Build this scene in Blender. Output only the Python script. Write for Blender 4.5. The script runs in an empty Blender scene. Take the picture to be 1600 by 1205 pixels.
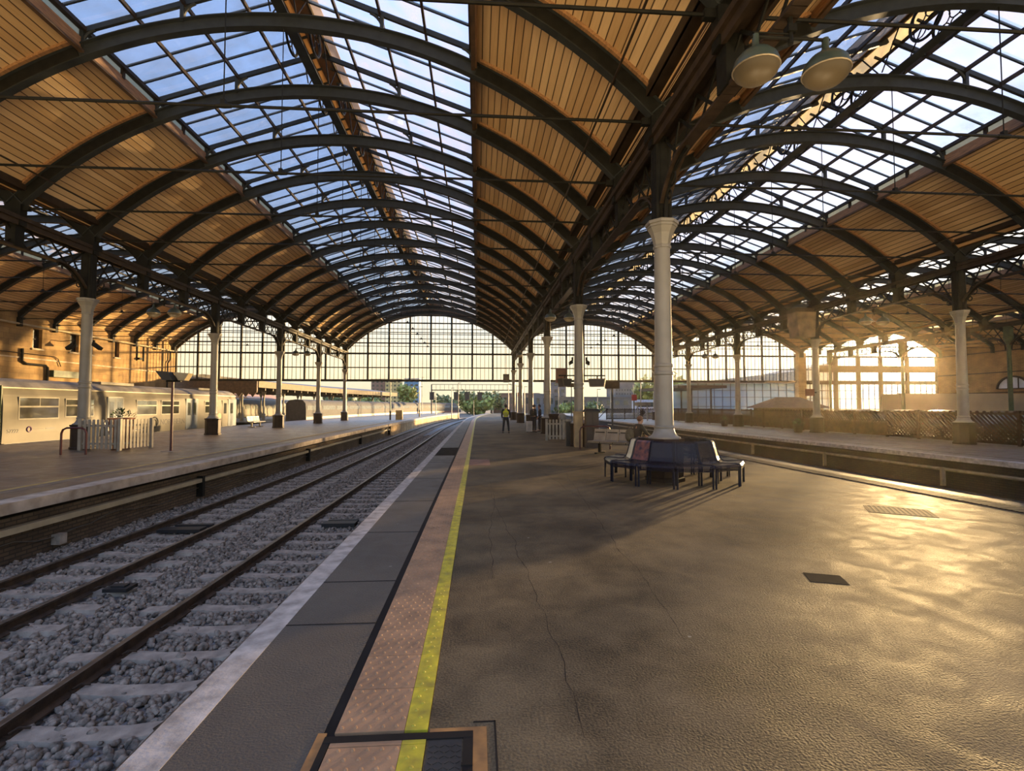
import bpy, math, random
from math import pi, sin, cos, sqrt, asin, atan2, floor
from mathutils import Vector, Matrix
import numpy as np

random.seed(7)
S = bpy.context.scene
C = S.collection
RAD = math.radians

# ------------------------------------------------------------------ camera
cam = bpy.data.cameras.new('camera')
cam.sensor_fit = 'HORIZONTAL'
cam.sensor_width = 36.0
cam.lens = 780.43 / 1600 * 36.0
cam.clip_end = 2000
camo = bpy.data.objects.new('camera', cam)
camo.location = (0, 0, 1.7)
camo.rotation_euler = (pi / 2 + 0.0407, 0.0, -0.0681)
C.objects.link(camo)
S.camera = camo

# ------------------------------------------------------------------ exposure
S.view_settings.view_transform = 'Standard'
S.view_settings.look = 'None'
S.view_settings.exposure = 2.0
S.view_settings.gamma = 1.0
S.view_settings.use_curve_mapping = False
try:
    S.cycles.max_bounces = 8
    S.cycles.diffuse_bounces = 4
    S.cycles.glossy_bounces = 3
    S.cycles.transmission_bounces = 4
    S.cycles.transparent_max_bounces = 16
    S.cycles.sample_clamp_indirect = 6.0
    S.cycles.caustics_reflective = True
    S.cycles.blur_glossy = 1.0
    S.cycles.caustics_refractive = False
    S.cycles.use_denoising = True
except Exception:
    pass

SUN_AZ = RAD(43.57)          # to the right of the track direction
SUN_EL = RAD(4.6)
SUN_DIR = Vector((sin(SUN_AZ) * cos(SUN_EL), cos(SUN_AZ) * cos(SUN_EL), sin(SUN_EL)))

# ------------------------------------------------------------------ sky and added fill below the horizon
def build_world():
    w = bpy.data.worlds.new('evening_sky_and_fill')
    S.world = w
    w.use_nodes = True
    nt = w.node_tree
    nt.nodes.clear()
    N = lambda t, **k: mk(nt, t, **k)
    def mk(nt, t, **k):
        n = nt.nodes.new(t)
        for a, b in k.items():
            setattr(n, a, b)
        return n
    L = nt.links.new
    tc = N('ShaderNodeTexCoord')
    nrm = N('ShaderNodeVectorMath', operation='NORMALIZE')
    L(tc.outputs['Generated'], nrm.inputs[0])
    sep = N('ShaderNodeSeparateXYZ')
    L(nrm.outputs[0], sep.inputs[0])
    ramp = N('ShaderNodeValToRGB')
    mr = N('ShaderNodeMapRange')
    mr.inputs['From Min'].default_value = -1
    mr.inputs['From Max'].default_value = 1
    L(sep.outputs['Z'], mr.inputs['Value'])
    L(mr.outputs[0], ramp.inputs['Fac'])
    cr = ramp.color_ramp
    stops = [(0.0, (1.00, 0.70, 0.34)), (0.47, (1.30, 0.92, 0.46)), (0.497, (0.8, 0.6, 0.31)), (0.503, (0.33, 0.29, 0.18)),  # stops below the horizon are an added warm fill for the roof underside
             (0.545, (0.29, 0.285, 0.23)), (0.60, (0.26, 0.32, 0.38)), (0.70, (0.225, 0.335, 0.56)),
             (0.85, (0.23, 0.365, 0.66)), (1.0, (0.21, 0.34, 0.66))]
    cr.elements[0].position = stops[0][0]; cr.elements[0].color = (*stops[0][1], 1)
    cr.elements[1].position = stops[1][0]; cr.elements[1].color = (*stops[1][1], 1)
    for p_, c_ in stops[2:]:
        e = cr.elements.new(p_); e.color = (*c_, 1)
    dot = N('ShaderNodeVectorMath', operation='DOT_PRODUCT')
    L(nrm.outputs[0], dot.inputs[0])
    dot.inputs[1].default_value = SUN_DIR
    mx = N('ShaderNodeMath', operation='MAXIMUM'); mx.inputs[1].default_value = 0.0
    L(dot.outputs['Value'], mx.inputs[0])
    def glow(power, col, strength):
        p = N('ShaderNodeMath', operation='POWER'); p.inputs[1].default_value = power
        L(mx.outputs[0], p.inputs[0])
        m = N('ShaderNodeVectorMath', operation='SCALE')
        m.inputs[0].default_value = tuple(c * strength for c in col)
        L(p.outputs[0], m.inputs['Scale'])
        return m
    g1 = glow(5.0, (1.0, 0.80, 0.55), 0.14)
    g2 = glow(40.0, (1.0, 0.84, 0.52), 1.1)
    g3 = glow(900.0, (1.0, 0.85, 0.55), 10.0)
    acc = ramp.outputs['Color']
    for g in (g1, g2, g3):
        a = N('ShaderNodeVectorMath', operation='ADD')
        L(acc, a.inputs[0]); L(g.outputs[0], a.inputs[1])
        acc = a.outputs[0]
    # soft cloud streaks
    mp = N('ShaderNodeMapping'); mp.inputs['Scale'].default_value = (1.5, 1.5, 5.0)
    L(nrm.outputs[0], mp.inputs['Vector'])
    no = N('ShaderNodeTexNoise'); no.inputs['Scale'].default_value = 1.6; no.inputs['Detail'].default_value = 4
    L(mp.outputs[0], no.inputs['Vector'])
    cl = N('ShaderNodeMapRange'); cl.inputs['From Min'].default_value = 0.35; cl.inputs['From Max'].default_value = 0.75
    cl.inputs['To Min'].default_value = 0.94; cl.inputs['To Max'].default_value = 1.12
    L(no.outputs['Fac'], cl.inputs['Value'])
    sc = N('ShaderNodeVectorMath', operation='SCALE')
    L(acc, sc.inputs[0]); L(cl.outputs[0], sc.inputs['Scale'])
    bg = N('ShaderNodeBackground'); bg.inputs['Strength'].default_value = 0.80
    L(sc.outputs[0], bg.inputs['Color'])
    out = N('ShaderNodeOutputWorld')
    L(bg.outputs[0], out.inputs['Surface'])
build_world()

sun = bpy.data.lights.new('low_sun', 'SUN')
sun.energy = 5.0
sun.color = (1.0, 0.66, 0.30)
sun.angle = RAD(1.5)
suno = bpy.data.objects.new('low_sun', sun)
suno.rotation_euler = (-SUN_DIR).to_track_quat('-Z', 'Y').to_euler()
suno.location = SUN_DIR * 200
C.objects.link(suno)

FILL_POWER = 14.0
FILL_COLOR = (1.0, 0.72, 0.40)

# ------------------------------------------------------------------ materials
MATS = {}
def nodes(name):
    m = bpy.data.materials.new(name)
    m.use_nodes = True
    nt = m.node_tree
    nt.nodes.clear()
    out = nt.nodes.new('ShaderNodeOutputMaterial')
    return m, nt, out

def mat(name, col, rough=0.6, metal=0.0, var=0.15, scale=3.0, bump=0.0, bscale=40.0, spec=0.5, col2=None, detail=4.0, stretch=None):
    if name in MATS:
        return MATS[name]
    m, nt, out = nodes(name)
    L = nt.links.new
    b = nt.nodes.new('ShaderNodeBsdfPrincipled')
    b.inputs['Roughness'].default_value = rough
    b.inputs['Metallic'].default_value = metal
    b.inputs['Specular IOR Level'].default_value = spec
    tc = nt.nodes.new('ShaderNodeTexCoord')
    src = tc.outputs['Object']
    if stretch:
        mp = nt.nodes.new('ShaderNodeMapping'); mp.inputs['Scale'].default_value = stretch
        L(src, mp.inputs['Vector']); src = mp.outputs[0]
    n = nt.nodes.new('ShaderNodeTexNoise')
    n.inputs['Scale'].default_value = scale; n.inputs['Detail'].default_value = detail
    L(src, n.inputs['Vector'])
    mix = nt.nodes.new('ShaderNodeMix'); mix.data_type = 'RGBA'
    c2 = col2 if col2 else tuple(max(0, c * (1 - 2 * var)) for c in col)
    mix.inputs[6].default_value = (*c2, 1)
    mix.inputs[7].default_value = (*[min(1, c * (1 + var)) for c in col], 1)
    mr = nt.nodes.new('ShaderNodeMapRange')
    mr.inputs['From Min'].default_value = 0.3; mr.inputs['From Max'].default_value = 0.7
    L(n.outputs['Fac'], mr.inputs['Value'])
    L(mr.outputs[0], mix.inputs[0])
    L(mix.outputs[2], b.inputs['Base Color'])
    if bump:
        n2 = nt.nodes.new('ShaderNodeTexNoise'); n2.inputs['Scale'].default_value = bscale; n2.inputs['Detail'].default_value = 3
        L(src, n2.inputs['Vector'])
        bp = nt.nodes.new('ShaderNodeBump'); bp.inputs['Strength'].default_value = bump; bp.inputs['Distance'].default_value = 0.02
        L(n2.outputs['Fac'], bp.inputs['Height']); L(bp.outputs[0], b.inputs['Normal'])
    L(b.outputs[0], out.inputs['Surface'])
    MATS[name] = m
    return m

def M(nt, op, a, b=None, c=None):
    n = nt.nodes.new('ShaderNodeMath'); n.operation = op
    for i, v in enumerate((a, b, c)):
        if v is None: continue
        if isinstance(v, (int, float)): n.inputs[i].default_value = v
        else: nt.links.new(v, n.inputs[i])
    return n.outputs[0]

def boards_mat():
    """timber roof boarding: narrow boards running along the vault, UV in metres"""
    m, nt, out = nodes('pine_boarding')
    L = nt.links.new
    b = nt.nodes.new('ShaderNodeBsdfPrincipled'); b.inputs['Roughness'].default_value = 0.55
    b.inputs['Specular IOR Level'].default_value = 0.35
    uv = nt.nodes.new('ShaderNodeUVMap'); uv.uv_map = 'UVMap'
    sp = nt.nodes.new('ShaderNodeSeparateXYZ'); L(uv.outputs[0], sp.inputs[0])
    u = M(nt, 'DIVIDE', sp.outputs['X'], 0.235)
    fr = M(nt, 'FRACT', u)
    iu = M(nt, 'FLOOR', u)
    iv = M(nt, 'FLOOR', M(nt, 'DIVIDE', sp.outputs['Y'], 3.2283))
    cb = nt.nodes.new('ShaderNodeCombineXYZ'); L(iu, cb.inputs[0]); L(iv, cb.inputs[1])
    wn = nt.nodes.new('ShaderNodeTexWhiteNoise'); wn.noise_dimensions = '2D'; L(cb.outputs[0], wn.inputs['Vector'])
    mp = nt.nodes.new('ShaderNodeMapping'); mp.inputs['Scale'].default_value = (14, 0.9, 1); L(uv.outputs[0], mp.inputs['Vector'])
    no = nt.nodes.new('ShaderNodeTexNoise'); no.inputs['Scale'].default_value = 1.5; no.inputs['Detail'].default_value = 5
    L(mp.outputs[0], no.inputs['Vector'])
    f = M(nt, 'ADD', M(nt, 'MULTIPLY', wn.outputs['Value'], 0.55), M(nt, 'MULTIPLY', no.outputs['Fac'], 0.45))
    ramp = nt.nodes.new('ShaderNodeValToRGB')
    ramp.color_ramp.elements[0].position = 0.15; ramp.color_ramp.elements[0].color = (0.53, 0.325, 0.145, 1)
    ramp.color_ramp.elements[1].position = 0.85; ramp.color_ramp.elements[1].color = (0.84, 0.60, 0.325, 1)
    L(f, ramp.inputs['Fac'])
    edge = M(nt, 'MINIMUM', fr, M(nt, 'SUBTRACT', 1.0, fr))
    gap = nt.nodes.new('ShaderNodeMapRange'); gap.inputs['From Min'].default_value = 0.02; gap.inputs['From Max'].default_value = 0.09
    L(edge, gap.inputs['Value'])
    mix = nt.nodes.new('ShaderNodeMix'); mix.data_type = 'RGBA'
    mix.inputs[6].default_value = (0.045, 0.02, 0.008, 1)
    L(gap.outputs[0], mix.inputs[0]); L(ramp.outputs[0], mix.inputs[7])
    L(mix.outputs[2], b.inputs['Base Color'])
    bp = nt.nodes.new('ShaderNodeBump'); bp.inputs['Strength'].default_value = 0.6; bp.inputs['Distance'].default_value = 0.02
    L(gap.outputs[0], bp.inputs['Height']); L(bp.outputs[0], b.inputs['Normal'])
    L(b.outputs[0], out.inputs['Surface'])
    return m

def glass_mat(name, tint=(0.93, 0.95, 0.97), dirt=0.15, dirtcol=(0.85, 0.78, 0.66), gloss=0.6):
    m, nt, out = nodes(name)
    L = nt.links.new
    tr = nt.nodes.new('ShaderNodeBsdfTransparent'); tr.inputs[0].default_value = (*tint, 1)
    tl = nt.nodes.new('ShaderNodeBsdfTranslucent'); tl.inputs[0].default_value = (*dirtcol, 1)
    gl = nt.nodes.new('ShaderNodeBsdfGlossy'); gl.inputs['Roughness'].default_value = 0.06
    tc = nt.nodes.new('ShaderNodeTexCoord')
    no = nt.nodes.new('ShaderNodeTexNoise'); no.inputs['Scale'].default_value = 1.3; no.inputs['Detail'].default_value = 6
    L(tc.outputs['Object'], no.inputs['Vector'])
    mr = nt.nodes.new('ShaderNodeMapRange'); mr.inputs['From Min'].default_value = 0.35; mr.inputs['From Max'].default_value = 0.7
    mr.inputs['To Min'].default_value = dirt * 0.5; mr.inputs['To Max'].default_value = dirt * 1.5
    L(no.outputs['Fac'], mr.inputs['Value'])
    m1 = nt.nodes.new('ShaderNodeMixShader'); L(mr.outputs[0], m1.inputs[0]); L(tr.outputs[0], m1.inputs[1]); L(tl.outputs[0], m1.inputs[2])
    fr = nt.nodes.new('ShaderNodeFresnel'); fr.inputs[0].default_value = 1.45
    fm = M(nt, 'MULTIPLY', fr.outputs[0], gloss)
    m2 = nt.nodes.new('ShaderNodeMixShader'); L(fm, m2.inputs[0]); L(m1.outputs[0], m2.inputs[1]); L(gl.outputs[0], m2.inputs[2])
    L(m2.outputs[0], out.inputs['Surface'])
    return m

def stone_mat(name, c1, c2, mortar, scale=1.0, bw=0.9, bh=0.42, plane='YZ'):
    m, nt, out = nodes(name)
    L = nt.links.new
    b = nt.nodes.new('ShaderNodeBsdfPrincipled'); b.inputs['Roughness'].default_value = 0.85
    tc = nt.nodes.new('ShaderNodeTexCoord')
    sp = nt.nodes.new('ShaderNodeSeparateXYZ'); L(tc.outputs['Object'], sp.inputs[0])
    cb = nt.nodes.new('ShaderNodeCombineXYZ')
    L(sp.outputs[plane[0]], cb.inputs[0]); L(sp.outputs[plane[1]], cb.inputs[1])
    br = nt.nodes.new('ShaderNodeTexBrick'); br.inputs['Scale'].default_value = scale
    br.inputs['Brick Width'].default_value = bw; br.inputs['Row Height'].default_value = bh
    br.inputs['Mortar Size'].default_value = 0.012
    br.inputs['Color1'].default_value = (*c1, 1); br.inputs['Color2'].default_value = (*c2, 1); br.inputs['Mortar'].default_value = (*mortar, 1)
    L(cb.outputs[0], br.inputs['Vector'])
    no = nt.nodes.new('ShaderNodeTexNoise'); no.inputs['Scale'].default_value = 0.9; no.inputs['Detail'].default_value = 6
    L(tc.outputs['Object'], no.inputs['Vector'])
    mr = nt.nodes.new('ShaderNodeMapRange'); mr.inputs['From Min'].default_value = 0.3; mr.inputs['From Max'].default_value = 0.7
    mr.inputs['To Min'].default_value = 0.55; mr.inputs['To Max'].default_value = 1.15
    L(no.outputs['Fac'], mr.inputs['Value'])
    mu = nt.nodes.new('ShaderNodeVectorMath'); mu.operation = 'SCALE'
    L(br.outputs['Color'], mu.inputs[0]); L(mr.outputs[0], mu.inputs['Scale'])
    L(mu.outputs[0], b.inputs['Base Color'])
    bp = nt.nodes.new('ShaderNodeBump'); bp.inputs['Strength'].default_value = 0.5; bp.inputs['Distance'].default_value = 0.02
    L(br.outputs['Fac'], bp.inputs['Height']); bp.invert = True
    L(bp.outputs[0], b.inputs['Normal'])
    L(b.outputs[0], out.inputs['Surface'])
    return m

def floor_mat(name, c_dark, c_light, rlo=0.38, rhi=0.62, spec=0.5):
    m, nt, out = nodes(name)
    L = nt.links.new
    b = nt.nodes.new('ShaderNodeBsdfPrincipled'); b.inputs['Specular IOR Level'].default_value = spec
    tc = nt.nodes.new('ShaderNodeTexCoord'); ob = tc.outputs['Object']
    n1 = nt.nodes.new('ShaderNodeTexNoise'); n1.inputs['Scale'].default_value = 0.55; n1.inputs['Detail'].default_value = 7; n1.inputs['Roughness'].default_value = 0.62
    L(ob, n1.inputs['Vector'])
    n2 = nt.nodes.new('ShaderNodeTexNoise'); n2.inputs['Scale'].default_value = 70; n2.inputs['Detail'].default_value = 3
    L(ob, n2.inputs['Vector'])
    n3 = nt.nodes.new('ShaderNodeTexNoise'); n3.inputs['Scale'].default_value = 2.7; n3.inputs['Detail'].default_value = 5; n3.inputs['Distortion'].default_value = 0.8
    L(ob, n3.inputs['Vector'])
    f = M(nt, 'ADD', M(nt, 'MULTIPLY', n1.outputs['Fac'], 0.5), M(nt, 'ADD', M(nt, 'MULTIPLY', n2.outputs['Fac'], 0.28), M(nt, 'MULTIPLY', n3.outputs['Fac'], 0.22)))
    ramp = nt.nodes.new('ShaderNodeValToRGB')
    ramp.color_ramp.elements[0].position = 0.415; ramp.color_ramp.elements[0].color = (*c_dark, 1)
    ramp.color_ramp.elements[1].position = 0.59; ramp.color_ramp.elements[1].color = (*c_light, 1)
    L(f, ramp.inputs['Fac'])
    # pale flecks of gum and grit
    vo = nt.nodes.new('ShaderNodeTexVoronoi'); vo.inputs['Scale'].default_value = 1.7
    L(ob, vo.inputs['Vector'])
    fl = M(nt, 'LESS_THAN', vo.outputs['Distance'], 0.03)
    mix = nt.nodes.new('ShaderNodeMix'); mix.data_type = 'RGBA'
    L(M(nt, 'MULTIPLY', fl, 0.6), mix.inputs[0]); L(ramp.outputs[0], mix.inputs[6]); mix.inputs[7].default_value = (0.30, 0.27, 0.22, 1)
    L(mix.outputs[2], b.inputs['Base Color'])
    mr = nt.nodes.new('ShaderNodeMapRange'); mr.inputs['From Min'].default_value = 0.3; mr.inputs['From Max'].default_value = 0.7
    mr.inputs['To Min'].default_value = rlo; mr.inputs['To Max'].default_value = rhi
    L(n3.outputs['Fac'], mr.inputs['Value']); L(mr.outputs[0], b.inputs['Roughness'])
    h = M(nt, 'ADD', M(nt, 'MULTIPLY', n2.outputs['Fac'], 0.9), M(nt, 'MULTIPLY', n3.outputs['Fac'], 0.5))
    bp = nt.nodes.new('ShaderNodeBump'); bp.inputs['Strength'].default_value = 0.35; bp.inputs['Distance'].default_value = 0.03
    L(h, bp.inputs['Height']); L(bp.outputs[0], b.inputs['Normal'])
    L(b.outputs[0], out.inputs['Surface'])
    return m

BOARD = boards_mat()
GLASS = glass_mat('skylight_glass', (0.74, 0.76, 0.81), 0.31, (0.52, 0.39, 0.28), 0.40)
SCREEN_GLASS = glass_mat('end_screen_glass', (0.93, 0.92, 0.86), 0.10, (0.9, 0.82, 0.6), 0.4)
PANE_DIRTY = glass_mat('clerestory_glass', (0.20, 0.17, 0.11), 0.64, (0.34, 0.29, 0.18), 0.12)
IRON = mat('dark_painted_iron', (0.012, 0.012, 0.010), 0.6, 0.0, 0.2, 5.0, spec=0.12)
IRON_GREY = mat('grey_painted_iron', (0.026, 0.030, 0.030), 0.55, 0.0, 0.15, 4.0, spec=0.2)
IRON_BROWN = mat('brown_painted_iron', (0.042, 0.028, 0.018), 0.55, 0.0, 0.2, 4.0, spec=0.2)
IRON_GREEN = mat('dark_green_painted_iron', (0.055, 0.085, 0.035), 0.55, 0.0, 0.2, 4.0)
WHITE = mat('white_column_paint', (0.25, 0.235, 0.205), 0.45, 0.0, 0.08, 2.0)
PLINTH = mat('brown_plinth_paint', (0.030, 0.017, 0.011), 0.55, 0.0, 0.2, 3.0, spec=0.25)
TIMBER = mat('stained_fascia_timber', (0.36, 0.19, 0.085), 0.6, 0.0, 0.2, 3.0, stretch=(8, 1, 8))
DARKTIMBER = mat('dark_stained_timber', (0.10, 0.055, 0.025), 0.65, 0.0, 0.25, 3.0)
CREAM = mat('cream_paint', (0.42, 0.34, 0.21), 0.5, 0.0, 0.1, 3.0)
STEEL = mat('worn_rail_steel', (0.20, 0.15, 0.10), 0.42, 0.7, 0.2, 6.0)
RUST = mat('rusty_rail_web', (0.062, 0.037, 0.020), 0.75, 0.2, 0.3, 8.0, 0.2)
CONC = mat('sleeper_concrete', (0.37, 0.31, 0.245), 0.85, 0.0, 0.18, 6.0, 0.3, 60, spec=0.25, col2=(0.22, 0.185, 0.15))
BALLAST = mat('ballast_stone', (0.285, 0.235, 0.185), 0.9, 0.0, 0.35, 14.0, 0.8, 30, spec=0.25, col2=(0.080, 0.066, 0.053))
FLOOR = floor_mat('platform_asphalt', (0.052, 0.038, 0.023), (0.185, 0.135, 0.074), 0.60, 0.80, 0.13)
SLAB = floor_mat('edge_paving', (0.070, 0.057, 0.043), (0.120, 0.098, 0.070), 0.5, 0.7)
FARFLOOR = floor_mat('side_platform_asphalt', (0.075, 0.055, 0.036), (0.22, 0.16, 0.10), 0.28, 0.50)
GROUND = mat('yard_ground', (0.17, 0.13, 0.09), 0.95, 0.0, 0.3, 0.4)
WHITELINE = mat('worn_white_paint', (0.53, 0.465, 0.40), 0.75, 0.0, 0.15, 7.0, 0.2, 40, spec=0.25, col2=(0.28, 0.24, 0.20), detail=8)
YELLOW = mat('yellow_line_paint', (0.60, 0.48, 0.025), 0.55, 0.0, 0.15, 9.0, 0.1, 50, col2=(0.34, 0.26, 0.03), detail=8)
TACT = mat('buff_tactile_paving', (0.42, 0.235, 0.115), 0.6, 0.0, 0.12, 4.0, 0.1, 80, col2=(0.27, 0.155, 0.08), detail=8)
TAR = mat('black_tar_joint', (0.022, 0.018, 0.015), 0.8, spec=0.15)
ORANGE = mat('faded_orange_paint', (0.42, 0.20, 0.055), 0.65, 0.0, 0.2, 8.0, col2=(0.22, 0.11, 0.04))
PLATE = mat('steel_chequer_plate', (0.085, 0.075, 0.062), 0.45, 0.5, 0.15, 6.0)
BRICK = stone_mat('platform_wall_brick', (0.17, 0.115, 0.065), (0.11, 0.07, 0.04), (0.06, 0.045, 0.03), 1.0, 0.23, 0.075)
STONE = stone_mat('ochre_stone_wall', (0.40, 0.255, 0.10), (0.32, 0.19, 0.07), (0.24, 0.14, 0.06))
STONE_R = stone_mat('brown_brick_wall', (0.42, 0.25, 0.10), (0.34, 0.19, 0.075), (0.2, 0.12, 0.05), 1.0, 0.45, 0.15)
COPING = mat('coping_stone', (0.50, 0.40, 0.28), 0.8, 0.0, 0.2, 3.0, 0.3, 30)
LAMPGREEN = mat('lamp_housing_enamel', (0.045, 0.065, 0.06), 0.35)
def lens_mat():
    m, nt, out = nodes('lamp_lens')
    L = nt.links.new
    b = nt.nodes.new('ShaderNodeBsdfPrincipled'); b.inputs['Base Color'].default_value = (0.062, 0.046, 0.025, 1); b.inputs['Roughness'].default_value = 0.5; b.inputs['Specular IOR Level'].default_value = 0.25
    e = nt.nodes.new('ShaderNodeTexNoise'); e.inputs['Scale'].default_value = 2
    b.inputs['Emission Color'].default_value = (1.0, 0.72, 0.35, 1); b.inputs['Emission Strength'].default_value = 0.004
    L(b.outputs[0], out.inputs['Surface'])
    return m
LENS = lens_mat()
NAVY = mat('navy_powder_coat', (0.006, 0.008, 0.018), 0.35, 0.0, 0.1, 4.0, spec=0.3)
SILVER = mat('brushed_silver_metal', (0.40, 0.34, 0.25), 0.38, 0.7, 0.1, 4.0)
MAROON = mat('maroon_tube_paint', (0.065, 0.010, 0.012), 0.35, 0.0, 0.1, 4.0)
BLACK = mat('matt_black', (0.012, 0.012, 0.012), 0.5)
PICKET = mat('off_white_picket_paint', (0.34, 0.30, 0.235), 0.6, 0.0, 0.15, 3.0)
TRAINW = mat('pale_train_paint', (0.160, 0.145, 0.114), 0.55, 0.0, 0.08, 1.0, spec=0.12)
TRAINR = mat('train_roof_grey', (0.20, 0.18, 0.15), 0.6, 0.0, 0.2, 1.5)
TRAIND = mat('train_door_grey_blue', (0.13, 0.16, 0.19), 0.5, 0.0, 0.08, 2.0, spec=0.15)
DARKGLASS = mat('dark_window_glass', (0.05, 0.055, 0.05), 0.06, 0.0, 0.3, 1.2, spec=0.8)
GREYPRINT = mat('grey_printed_lettering', (0.022, 0.022, 0.025), 0.6)
PURPLE = mat('purple_printed_mark', (0.10, 0.04, 0.11), 0.5)
FENCE = mat('brown_trellis_timber', (0.055, 0.027, 0.015), 0.8, 0.0, 0.25, 4.0, spec=0.1)
HOARD = mat('beige_hoarding_sheet', (0.50, 0.40, 0.27), 0.6, 0.0, 0.06, 1.0)
LEAF = mat('summer_leaves', (0.26, 0.30, 0.055), 0.6, 0.0, 0.4, 0.8)  # colour raised to stand in for sunlight coming through the leaves
LEAFD = mat('dark_leaves', (0.14, 0.19, 0.05), 0.6, 0.0, 0.4, 0.8)
BARK = mat('tree_bark', (0.08, 0.055, 0.035), 0.9)
SKIN = mat('skin', (0.42, 0.24, 0.16), 0.55, 0.0, 0.05)
HAIR = mat('dark_brown_hair', (0.030, 0.016, 0.010), 0.6)
REDHAIR = mat('auburn_hair', (0.14, 0.05, 0.02), 0.6)
HIVIS = mat('hi_vis_yellow_cloth', (0.58, 0.62, 0.03), 0.7, 0.0, 0.1)
HIVISB = mat('reflective_tape', (0.16, 0.17, 0.12), 0.4)
NAVYCLOTH = mat('navy_trousers_cloth', (0.018, 0.020, 0.030), 0.8)
DARKCLOTH = mat('black_jacket_cloth', (0.020, 0.018, 0.016), 0.8)
KHAKI = mat('khaki_cloth', (0.16, 0.12, 0.06), 0.8)
SIGNRED = mat('red_sign_enamel', (0.35, 0.02, 0.015), 0.4)
SIGNGREY = mat('grey_sign_back', (0.085, 0.072, 0.055), 0.6)
PLANTGREEN = mat('planter_foliage', (0.06, 0.11, 0.02), 0.6, 0.0, 0.4, 6.0)
TERRA = mat('terracotta_tub', (0.33, 0.13, 0.06), 0.7)

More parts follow.
